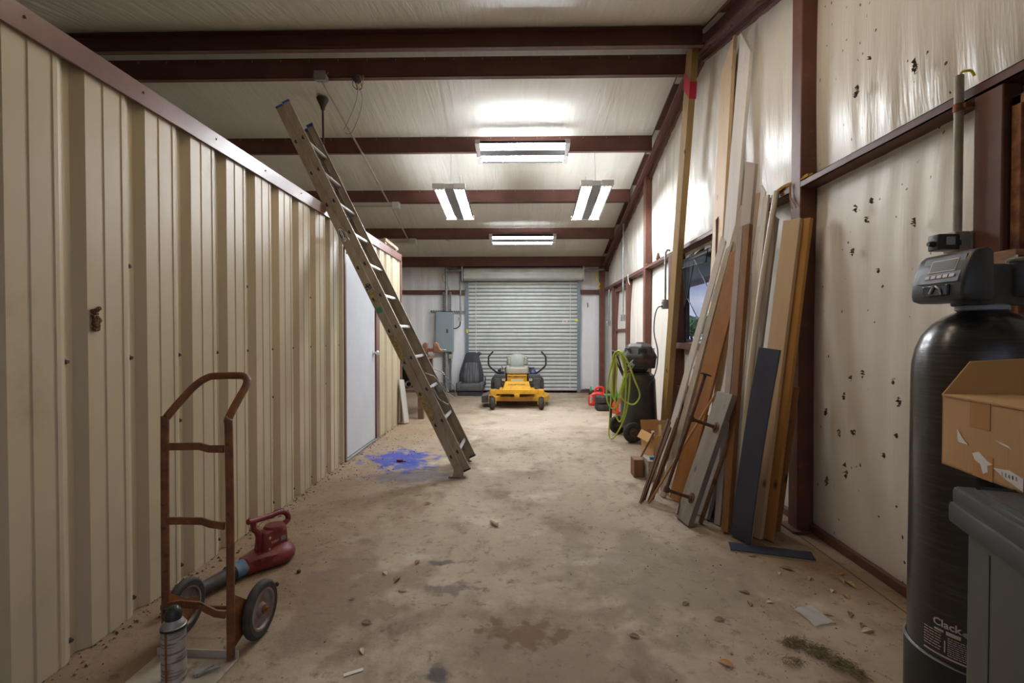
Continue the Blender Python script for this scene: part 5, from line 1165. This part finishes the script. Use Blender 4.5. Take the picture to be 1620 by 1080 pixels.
cu2 = MB(); cu2.rbox(-.33, -.23, .58, .70, .54, .585, .01, 2).lathe([(.02, 0), (.02, .03), (.008, .035), (.012, .06)], 12, TR(-.30, .60, .585)).tube([(-.26, .6, .58), (-.265, .59, .66), (-.27, .59, .68)], .007, 8).box(-.345, -.31, .58, .62, .58, .62); cu2.build('control_panel', BLACKP, mw)
dk = MB(); dk.prism([(-.40, .26), (.48, .26), (.56, .50), (.56, .82), (.45, 1.0), (-.36, 1.0), (-.43, .82), (-.45, .48)], .105, .185, axis='z').prism([(-.30, .35), (.40, .35), (.42, .85), (-.30, .85)], .185, .205, axis='z')
dk.build('mower_deck', YELLOW, mw, bevel=.008)
dd = MB(); dd.box(-.26, .30, .30, .55, .205, .245); dd.build('belt_cover', BLACKD, mw)
ck = MB(); ck.loft([[Vector((-.44, .20, .10)), Vector((-.44, .75, .10)), Vector((-.44, .75, .235)), Vector((-.44, .20, .235))], [Vector((-.60, .23, .08)), Vector((-.60, .72, .08)), Vector((-.60, .72, .19)), Vector((-.60, .23, .19))]])
for k in range(5): ck.box(-.595, -.445, .19, .205, .11 + k * .022, .118 + k * .022, TR(0, 0, 0))
ck.build('discharge_chute', mat('grey rubber chute', (.10, .10, .10), .6), mw, smooth=0)
MB().box(-.47, -.40, .45, .52, .185, .222).build('red_label', mat('red decal', (.5, .02, .02), .5), mw)
MB().rbox(-.24, .24, 1.15, 1.55, .30, .62, .05, 4).build('engine_cover', BLACKD, mw)

# ------------------------------------------------------------------ car seat standing on the floor
st = thing('car_seat', 'dark grey striped fabric car seat standing on the floor left of the mower', 'car seat', (-1.045, 9.70, 0))
FAB = mat('grey striped fabric', (.055, .055, .065), .85, col2=(.16, .16, .17), scale=7, stretch=(9, 1, .25), lo=.42, hi=.62); FABD = mat('charcoal seat fabric', (.05, .05, .058), .85, col2=(.035, .035, .042), scale=4); FABG = mat('worn grey seat fabric', (.12, .12, .125), .85, col2=(.085, .085, .09), scale=6)
MB().rbox(-.245, .245, .02, .46, .0, .10, .04, 5).build('seat_base', FABD, st)
cs = MB(); cs.rbox(-.28, .28, -.02, .50, .10, .235, .06, 6).rbox(-.28, -.19, -.03, .48, .13, .26, .04, 5).rbox(.19, .28, -.03, .48, .13, .26, .04, 5); cs.build('seat_cushion', FABG, st)
def srings(sc, dy, zs): return [[Vector((hx * sc * (abs(cos(a)) ** .7) * (1 if cos(a) > 0 else -1), .36 + (z - .2) * .20 + dy + th * sin(a), z)) for a in [2 * pi * j / 28 for j in range(28)]] for z, hx, th in zs]
MB().loft(srings(1, 0, ((.20, .23, .06), (.25, .255, .085), (.38, .258, .09), (.50, .235, .09), (.62, .195, .085), (.72, .165, .08), (.80, .145, .075), (.85, .115, .055), (.868, .06, .03)))).build('backrest', FABD, st, smooth=60)
MB().loft(srings(.72, -.028, ((.24, .22, .075), (.27, .25, .09), (.40, .25, .092), (.52, .23, .09), (.64, .20, .085), (.655, .16, .06)))).build('backrest_panel', FAB, st, smooth=60)
MB().lathe([(.03, 0), (.035, .015), (.03, .03), (.001, .032)], 16, TR(.28, .30, .22, ry=pi / 2)).tube([(.29, .33, .22), (.295, .36, .32), (.285, .37, .36)], .012, 8).build('recline_lever', BLACKP, st)

# ------------------------------------------------------------------ cans by the right wall
def gas_can(label, loc, rz, s=1.0):
    g = thing('gas_can', label, 'gas can', loc, rz=rz)
    REDP = mat('bright red plastic', (.72, .03, .02), .4) if 'bright red plastic' not in MATS else MATS['bright red plastic']
    b = MB(); b.prism([(-.15, 0), (.15, 0), (.155, .03), (.155, .16), (.12, .225), (-.02, .235), (-.13, .19), (-.155, .15), (-.155, .03)], -.085, .085); b.build('can_body', REDP, g, bevel=.02)
    MB().tube(smooth_path([(.10, 0, .20), (.11, 0, .28), (.07, 0, .315), (0, 0, .31), (-.03, 0, .27), (-.035, 0, .21)], 5), .020, 10).build('can_handle', REDP, g)
    MB().lathe([(.034, 0), (.036, .02), (.030, .04)], 16, TR(-.115, 0, .185, ry=-.3)).tube([(-.125, 0, .22), (-.15, 0, .27), (-.20, 0, .275), (-.27, 0, .265)], [.022, .020, .014, .011], 12).build('spout', BLACKP, g)
    MB().rbox(-.125, -.10, -.015, .015, .245, .325, .006, 2).build('green_trigger', mat('green trigger', (.03, .42, .06), .5), g)
    B(-.13, -.09, -.0875, -.0865, .05, .17).build('can_label', mat('green white label', (.55, .58, .52), .5, col2=(.05, .22, .10), scale=60), g)
    return g
gas_can('bright red gas can with a black spout and green trigger beside the right wall', (1.33, 8.50, 0), R(-6))
g2 = gas_can('second red gas can, mostly hidden behind the yellow green hose', (1.60, 7.62, 0), R(20))
dp = thing('oil_drain_container', 'black oil drain container with a green cap in front of the red gas can', 'drain container', (1.40, 7.98, .0))
MB().rbox(-.18, .18, -.15, .15, .0, .115, .05, 5).build('lower_shell', BLACKD, dp); MB().rbox(-.19, .17, -.16, .14, .125, .235, .05, 5).build('upper_shell', BLACKD, dp); MB().rbox(-.15, .14, -.12, .12, .113, .127, .04, 4).build('seam', BLACKP, dp)
MB().lathe([(.075, .233), (.08, .25), (.07, .262), (.001, .264)], 22, M=TR(.04, -.02, 0)).build('green_cap', mat('green screw cap', (.02, .20, .09), .5), dp)

# ------------------------------------------------------------------ electrical panel on the far wall
ep = thing('electrical_panel', 'grey electrical panel with conduits on the far wall left of the roll-up door', 'electrical panel', (-1.63, 10.24, 1.30))
MB().box(-.187, .187, -.07, .09, -.43, .415).build('panel_cabinet', GREY, ep, bevel=.004)
B(-.175, .175, -.078, -.07, -.418, .403).build('panel_door', GREY, ep, bevel=.003); B(.045, .085, -.083, -.078, -.03, .05).build('door_latch', BLACKD, ep)
for x, z in ((-.15, .3), (-.15, -.05), (.165, .3), (.165, -.3)): MB().lathe([(.008, 0), (.006, .005)], 8, TR(x, -.078, z, rx=pi / 2)).build('screw', GALVD, ep)
def PW(px, py, y=10.24): return Vector(((px - 825) * y / 765 + 1.63, y - 10.24, 1.25 - (py - 528) * y / 765 - 1.30))
MB().tube([PW(706, 492), PW(706, 424)], .028, 12).build('service_conduit', GALVD, ep)
MB().tube([PW(706, 425), PW(729, 425)], .024, 12).build('service_conduit', GALVD, ep)
MB().tube([PW(728, 422), PW(728.5, 502)], .018, 12).build('service_conduit', GALVD, ep)
MB().tube([PW(705.5, 555), PW(706, 612), PW(708, 620)], .034, 12).build('service_conduit', GALVD, ep)
MB().tube([PW(713, 572), PW(713, 618)], .013, 10).build('service_conduit', GALVD, ep)
def strut(a, b, w=.041):
    m = MB(); A_, B_ = PW(*a, y=10.33), PW(*b, y=10.33); m.tube([A_, B_], .02, flat=(w, w)); n_ = int((B_ - A_).length / .048); m.mi = 1
    v_ = abs(A_.x - B_.x) < .05
    for i in range(n_):
        p = A_.lerp(B_, (i + .5) / n_)
        if v_: m.box(p.x - .008, p.x + .008, p.y - w / 2 - .002, p.y - w / 2 + .001, p.z - .015, p.z + .015)
        else: m.box(p.x - .015, p.x + .015, p.y - w / 2 - .002, p.y - w / 2 + .001, p.z - .008, p.z + .008)
    m.build('strut_channel', [GALV, BLACKP], ep, smooth=0)
strut((702, 462), (702, 618)); strut((712.5, 462), (712.5, 620)); strut((681, 492), (735, 493))
B(-.035, .035, -.03, .03, -.035, .035, M=Matrix.Translation(PW(727.5, 504.5))).build('outlet_box', GALV, ep, bevel=.003)
B(-.04, .04, -.03, .03, -.045, .045, M=Matrix.Translation(PW(713, 564))).build('outlet_box', CONDT, ep, bevel=.003)
MB().tube(smooth_path([PW(728, 508), PW(727, 515), PW(722, 519), PW(717, 519.5)], 5), .012, 8).build('power_cable', BLACKP, ep)
MB().tube(smooth_path([PW(728, 424), PW(727, 414), PW(721, 407), PW(718, 396, 10.0), PW(716, 384, 9.6), PW(700, 378, 9.2), PW(662, 378, 8.9)], 6), .010, 8).build('ceiling_cable', CONDT, ep)
MB().tube(smooth_path([PW(704, 430), PW(700, 437), PW(702, 445), PW(708, 452), PW(711, 460)], 5), .007, 6).build('loose_wire', mat('beige wire', (.4, .3, .2), .6), ep)
MB().tube([PW(708, 421.5), PW(728, 421.5)], .008, 6).build('loose_wire', YW, ep)

# ------------------------------------------------------------------ workbench with vise behind the partition corner
WB = wood('bench timber', (.19, .12, .08), (.15, .09, .06), (.07, .045, .03))
wbn = thing('workbench', 'brown timber workbench behind the partition corner carrying a bench vise', 'workbench', (-2.2, 7.45, 0))
B(-.80, .78, -.42, .42, .86, .91).build('bench_top', WB, wbn, bevel=.004)
for x in (-.72, .72):
    for y in (-.37, .37): B(x - .04, x + .04, y - .04, y + .04, 0, .86).build('leg', WB, wbn, bevel=.003)
B(-.80, .70, -.40, .40, .40, .44).build('lower_shelf', WB, wbn, bevel=.003)
tag(B(-.25, .25, -.18, .18, 0, .36).build('dark_bin', mat('dark crate', (.02, .015, .012), .6), bevel=.02), 'dark crate standing on the lower shelf of the workbench', 'crate'); COL.objects['dark_bin'].location = (-1.88, 7.50, .441)
for i, lb_ in enumerate(('steel ring on the workbench lower shelf, left one', 'steel ring on the workbench lower shelf, right one')):
    o = tag(MB().torus(.045, .012, 20, 8, TR(rx=pi / 2 - .3)).build('steel_ring', GALV), lb_, 'ring', 'rings on the workbench shelf'); o.location = (-1.80 + i * .11, 7.20, .497)
vs_ = thing('bench_vise', 'large rusty bench vise on the end of the workbench', 'vise', (-1.46, 7.20, .91))
VR = mat('rusty vise iron', (.14, .085, .055), .6, metal=.3, col2=(.24, .12, .06), scale=18)
MB().lathe([(.10, 0), (.10, .018), (.07, .03), (.055, .07), (.07, .08)], 24).build('vise_base', BRNRUST, vs_)
def jaw(flip, x):
    pts = [(0, .06), (0, .205), (-.03, .212), (-.06, .20), (-.075, .16), (-.09, .12), (-.125, .095), (-.15, .08), (-.15, .06)]
    pts = [(x + flip * p, q) for p, q in pts]
    return MB().prism(pts, -.06, .06)
j = jaw(1, .06); j.build('fixed_jaw', VR, vs_, bevel=.006)
j = jaw(-1, .15); j.build('moving_jaw', VR, vs_, bevel=.006)
MB().box(-.08, .20, -.03, .03, .075, .125).build('slide_bar', mat('red brown bar', (.22, .06, .03), .6), vs_, bevel=.004)
MB().tube([(.20, 0, .10), (.33, 0, .10)], .014, 10).tube([(.32, -.11, .10), (.32, .11, .10)], .008, 8).build('screw_handle', GALVD, vs_)
o = tag(MB().box(-.09, .05, -.05, .05, 0, .035).build('red_tool', mat('red tool grip', (.45, .06, .03), .5), bevel=.006), 'small red tool lying on the workbench under the vise jaw', 'tool'); o.location = (-1.60, 7.08, .911)
board('short pale grey board leaning on the far corner of the partition', (-1.60, 6.68, 0), (-1.688, 6.75, .60), .15, .014, -12, wood('pale grey board', (.48, .46, .42), (.42, .40, .37), (.3, .27, .24)), name='grey_board', grp=None)
board('brown board standing on end against the partition corner', (-1.665, 6.93, 0), (-1.69, 6.93, .42), .07, .02, 0, BROWN, grp=None)

# ------------------------------------------------------------------ litter on the floor
LEAFM = [mat('dry leaf tan', (.42, .30, .16), .8, col2=(.30, .19, .09), scale=40), mat('dry leaf brown', (.20, .11, .05), .8, col2=(.28, .17, .08), scale=40), mat('dry leaf pale', (.55, .46, .32), .8), mat('dry leaf orange', (.45, .20, .05), .8)]
def leaf(x, y, s, rz, k, label):
    m = MB(); n = 6; vs = []
    for i in range(n + 1):
        q = i / n; w = s * .19 * sin(pi * min(q * 1.02, 1)) ** .8 + .0006; c = s * .09 * sin(pi * q); xx = s * (q - .5)
        for j, yy in enumerate((-w, 0, w)): vs.append(Vector((xx, yy, c + (abs(yy) * .5 if j != 1 else 0))))
    fs = [(i * 3 + j, i * 3 + j + 1, i * 3 + j + 4, i * 3 + j + 3) for i in range(n) for j in (0, 1)]
    m.add(vs, fs); m.tube([(s * .5, 0, .001), (s * .62, s * .03, .002)], s * .01, 5)
    o = m.build('dry_leaf', LEAFM[k], smooth=60, fix=False); o.location = (x, y, .0005); o.rotation_euler.z = rz
    return tag(o, label, 'leaf', 'dry leaves on the floor')
LEAVES = [(1.3, 2.731, 0.06, 1, 'curled leaf below the flat navy plank'),
    (1.386, 2.749, 0.04, 3, 'small leaf just right of the curled leaf below the flat navy plank'),
    (1.412, 2.58, 0.07, 1, 'ragged brown leaf nearest the flat navy plank tip'),
    (1.343, 2.531, 0.04, 2, 'pale leaf left of the ragged brown leaf'),
    (1.47, 2.481, 0.05, 0, 'tan leaf halfway between the navy plank and the right wall'),
    (1.665, 2.531, 0.05, 3, 'orange leaf on the slab joint by the right wall'),
    (1.619, 2.465, 0.06, 0, 'long tan leaf lying across the slab joint'),
    (1.638, 2.422, 0.07, 0, 'large tan leaf beside the slab joint'),
    (1.508, 2.361, 0.04, 2, 'pale chip left of the large tan leaf'),
    (1.542, 2.31, 0.05, 3, 'orange brown strip leaf near the tank'),
    (1.464, 2.164, 0.05, 1, 'brown leaf right of the clear plastic scrap'),
    (1.462, 2.084, 0.045, 1, 'dark curled leaf before the softener tank'),
    (1.455, 2.044, 0.06, 2, 'pale pointed leaf before the softener tank'),
    (1.366, 2.162, 0.04, 0, 'thin leaf just right of the clear plastic scrap'),
    (1.079, 2.341, 0.05, 1, 'crumpled leaf in the middle of the right floor'),
    (1.156, 2.254, 0.035, 2, 'small pale leaf left of the clear plastic scrap'),
    (0.761, 2.236, 0.045, 1, 'thin brown leaf in the floor centre right'),
    (0.866, 2.114, 0.05, 1, 'dark leaf beside the blue speck'),
    (0.467, 1.987, 0.05, 1, 'thin dark twig-like leaf in the floor centre'),
    (0.774, 1.828, 0.06, 3, 'reddish leaf at the picture bottom, left of the straw'),
    (1.057, 2.242, 0.05, 1, 'curled thin leaf above the dark leaf'),
    (-0.627, 1.874, 0.045, 2, 'pale leaf on the left floor near the picture bottom'),
    (-0.712, 2.491, 0.05, 2, 'pale folded leaf in the left middle floor'),
    (-0.577, 2.32, 0.05, 0, 'tan leaf cluster piece in the left middle floor'),
    (-0.633, 2.427, 0.07, 1, 'long brown leaf left of the navy stain'),
    (-0.569, 2.612, 0.06, 1, 'brown leaf above the navy stain'),
    (-0.797, 2.243, 0.03, 1, 'small dark seed leaf on the left floor'),
    (-0.692, 3.523, 0.06, 1, 'brown leaf beside the ladder shadow'),
    (-0.67, 2.061, 0.05, 1, 'dark brown leaf fragment on the left floor')]
random.seed(31)
for x, y, s, k, lb_ in LEAVES: leaf(x, y, s, random.uniform(0, 6.28), k, lb_)
# other scraps
o = tag(MB().lathe([(.001, -.045), (.012, -.038), (.014, -.012), (.010, 0), (.014, .012), (.012, .034), (.001, .042)], 12, TR(rx=0, ry=pi / 2)).build('peanut_shell', mat('pale husk', (.62, .55, .42), .8)), 'pale husk lying alone in the middle of the floor', 'husk'); o.location = (-.18, 3.15, .014); o.rotation_euler.z = 2.2
CLR = mat('clear plastic scrap', (.62, .62, .62), .15, alpha=.55)
m = MB(); m.grid(6, 6, lambda u, v: Vector(((u - .5) * .10 + .02 * (v - .5), (v - .5) * .13, .004 + .006 * abs(sin(u * 5 + v * 3)))))
o = tag(m.build('plastic_scrap', CLR, smooth=60, fix=False), 'clear plastic scrap lying on the floor before the softener tank', 'plastic scrap'); o.location = (1.29, 2.145, 0); o.rotation_euler.z = .3
random.seed(12); m = MB()
for cx_, cy_, sx_, sy_, n in ((1.09, 1.955, .045, .022, 170), (1.15, 1.90, .04, .025, 170), (1.19, 1.84, .035, .025, 150), (1.22, 1.78, .025, .025, 90), (1.02, 1.84, .06, .02, 40)):
    for i in range(n):
        a = random.uniform(-1.9, .9); l = random.uniform(.015, .045); x = random.gauss(cx_, sx_ * .5); y = random.gauss(cy_, sy_ * .5); z = random.uniform(.001, .014)
        m.tube([(x, y, z), (x + l * .5 * cos(a), y + l * .5 * sin(a), z + .006), (x + l * cos(a), y + l * sin(a), z)], .0009, 3)
tag(m.build('straw_clump', mat('dry straw', (.13, .10, .045), .9, col2=(.24, .19, .10), scale=60), smooth=0), 'clump of dry straw on the floor in the right foreground', 'straw', kind='stuff')
random.seed(15); m = MB()                                  # crumbs and grit, past counting
for i in range(900):
    if random.random() < .5: x, y = random.uniform(-1.62, -1.05), random.uniform(1.7, 6)
    elif random.random() < .5: x, y = random.uniform(.4, 1.7), random.uniform(1.6, 3.6)
    else: x, y = random.uniform(-1.4, 1.5), random.uniform(1.6, 9)
    s = random.uniform(.002, .006) * (1.0 if y < 4 else 1.6); a = random.uniform(0, 6.3)
    c_, s_ = s * cos(a), s * sin(a); m.mi = random.randrange(3)
    m.add([Vector((x - c_, y - s_, 0)), Vector((x + s_ * .6, y - c_ * .6, 0)), Vector((x + c_, y + s_, 0)), Vector((x - s_ * .6, y + c_ * .6, 0)), Vector((x, y, s * .8))], [(0, 1, 4), (1, 2, 4), (2, 3, 4), (3, 0, 4)])
tag(m.build('floor_grit', [mat('dark grit', (.07, .045, .03), .9), mat('brown grit', (.20, .13, .07), .9), mat('tan grit', (.45, .34, .22), .9)], smooth=0, fix=False), 'scattered grit and crumbs on the dusty floor', 'grit', kind='stuff')
random.seed(18); m = MB()                                  # dirt drift along the partition foot
for i in range(520):
    y = random.uniform(1.5, 6.6); x = PX - .01 + abs(random.gauss(0, .05)); s = random.uniform(.003, .011); a = random.uniform(0, 6.3)
    c_, s_ = s * cos(a), s * sin(a); m.mi = random.randrange(2)
    m.add([Vector((x - c_, y - s_, 0)), Vector((x + s_ * .5, y - c_ * .5, 0)), Vector((x + c_, y + s_, 0)), Vector((x - s_ * .5, y + c_ * .5, 0)), Vector((x, y, s * .7))], [(0, 1, 4), (1, 2, 4), (2, 3, 4), (3, 0, 4)])
tag(m.build('dirt_drift', [MATS['brown grit'], MATS['dark grit']], smooth=0, fix=False), 'line of dirt and crumbs along the foot of the ribbed partition', 'dirt', kind='stuff')
o = tag(MB().rbox(-.03, .03, -.015, .015, 0, .022, .006, 2).box(.02, .06, -.004, .004, .0, .008).build('red_clip', mat('dark red clip', (.14, .01, .02), .5)), 'small dark red clip lying in the blue stain', 'clip'); o.location = (-1.19, 4.69, 0)
for x, y, lb_ in ((-1.165, 2.49, 'black nut on the floor beside the leaf blower'), (-1.215, 2.36, 'black pebble on the floor beside the leaf blower tube')):
    o = tag(MB().lathe([(.004, 0), (.010, .003), (.011, .010), (.006, .016), (.001, .017)], 8).build('black_nut', BLACKP), lb_, 'nut'); o.location = (x, y, 0)
o = tag(MB().box(-.035, .035, -.008, .008, 0, .001).build('paper_strip', PAPER), 'pale paper strip on the floor at the picture bottom left', 'paper strip'); o.location = (-.62, 1.755, .001); o.rotation_euler.z = .5
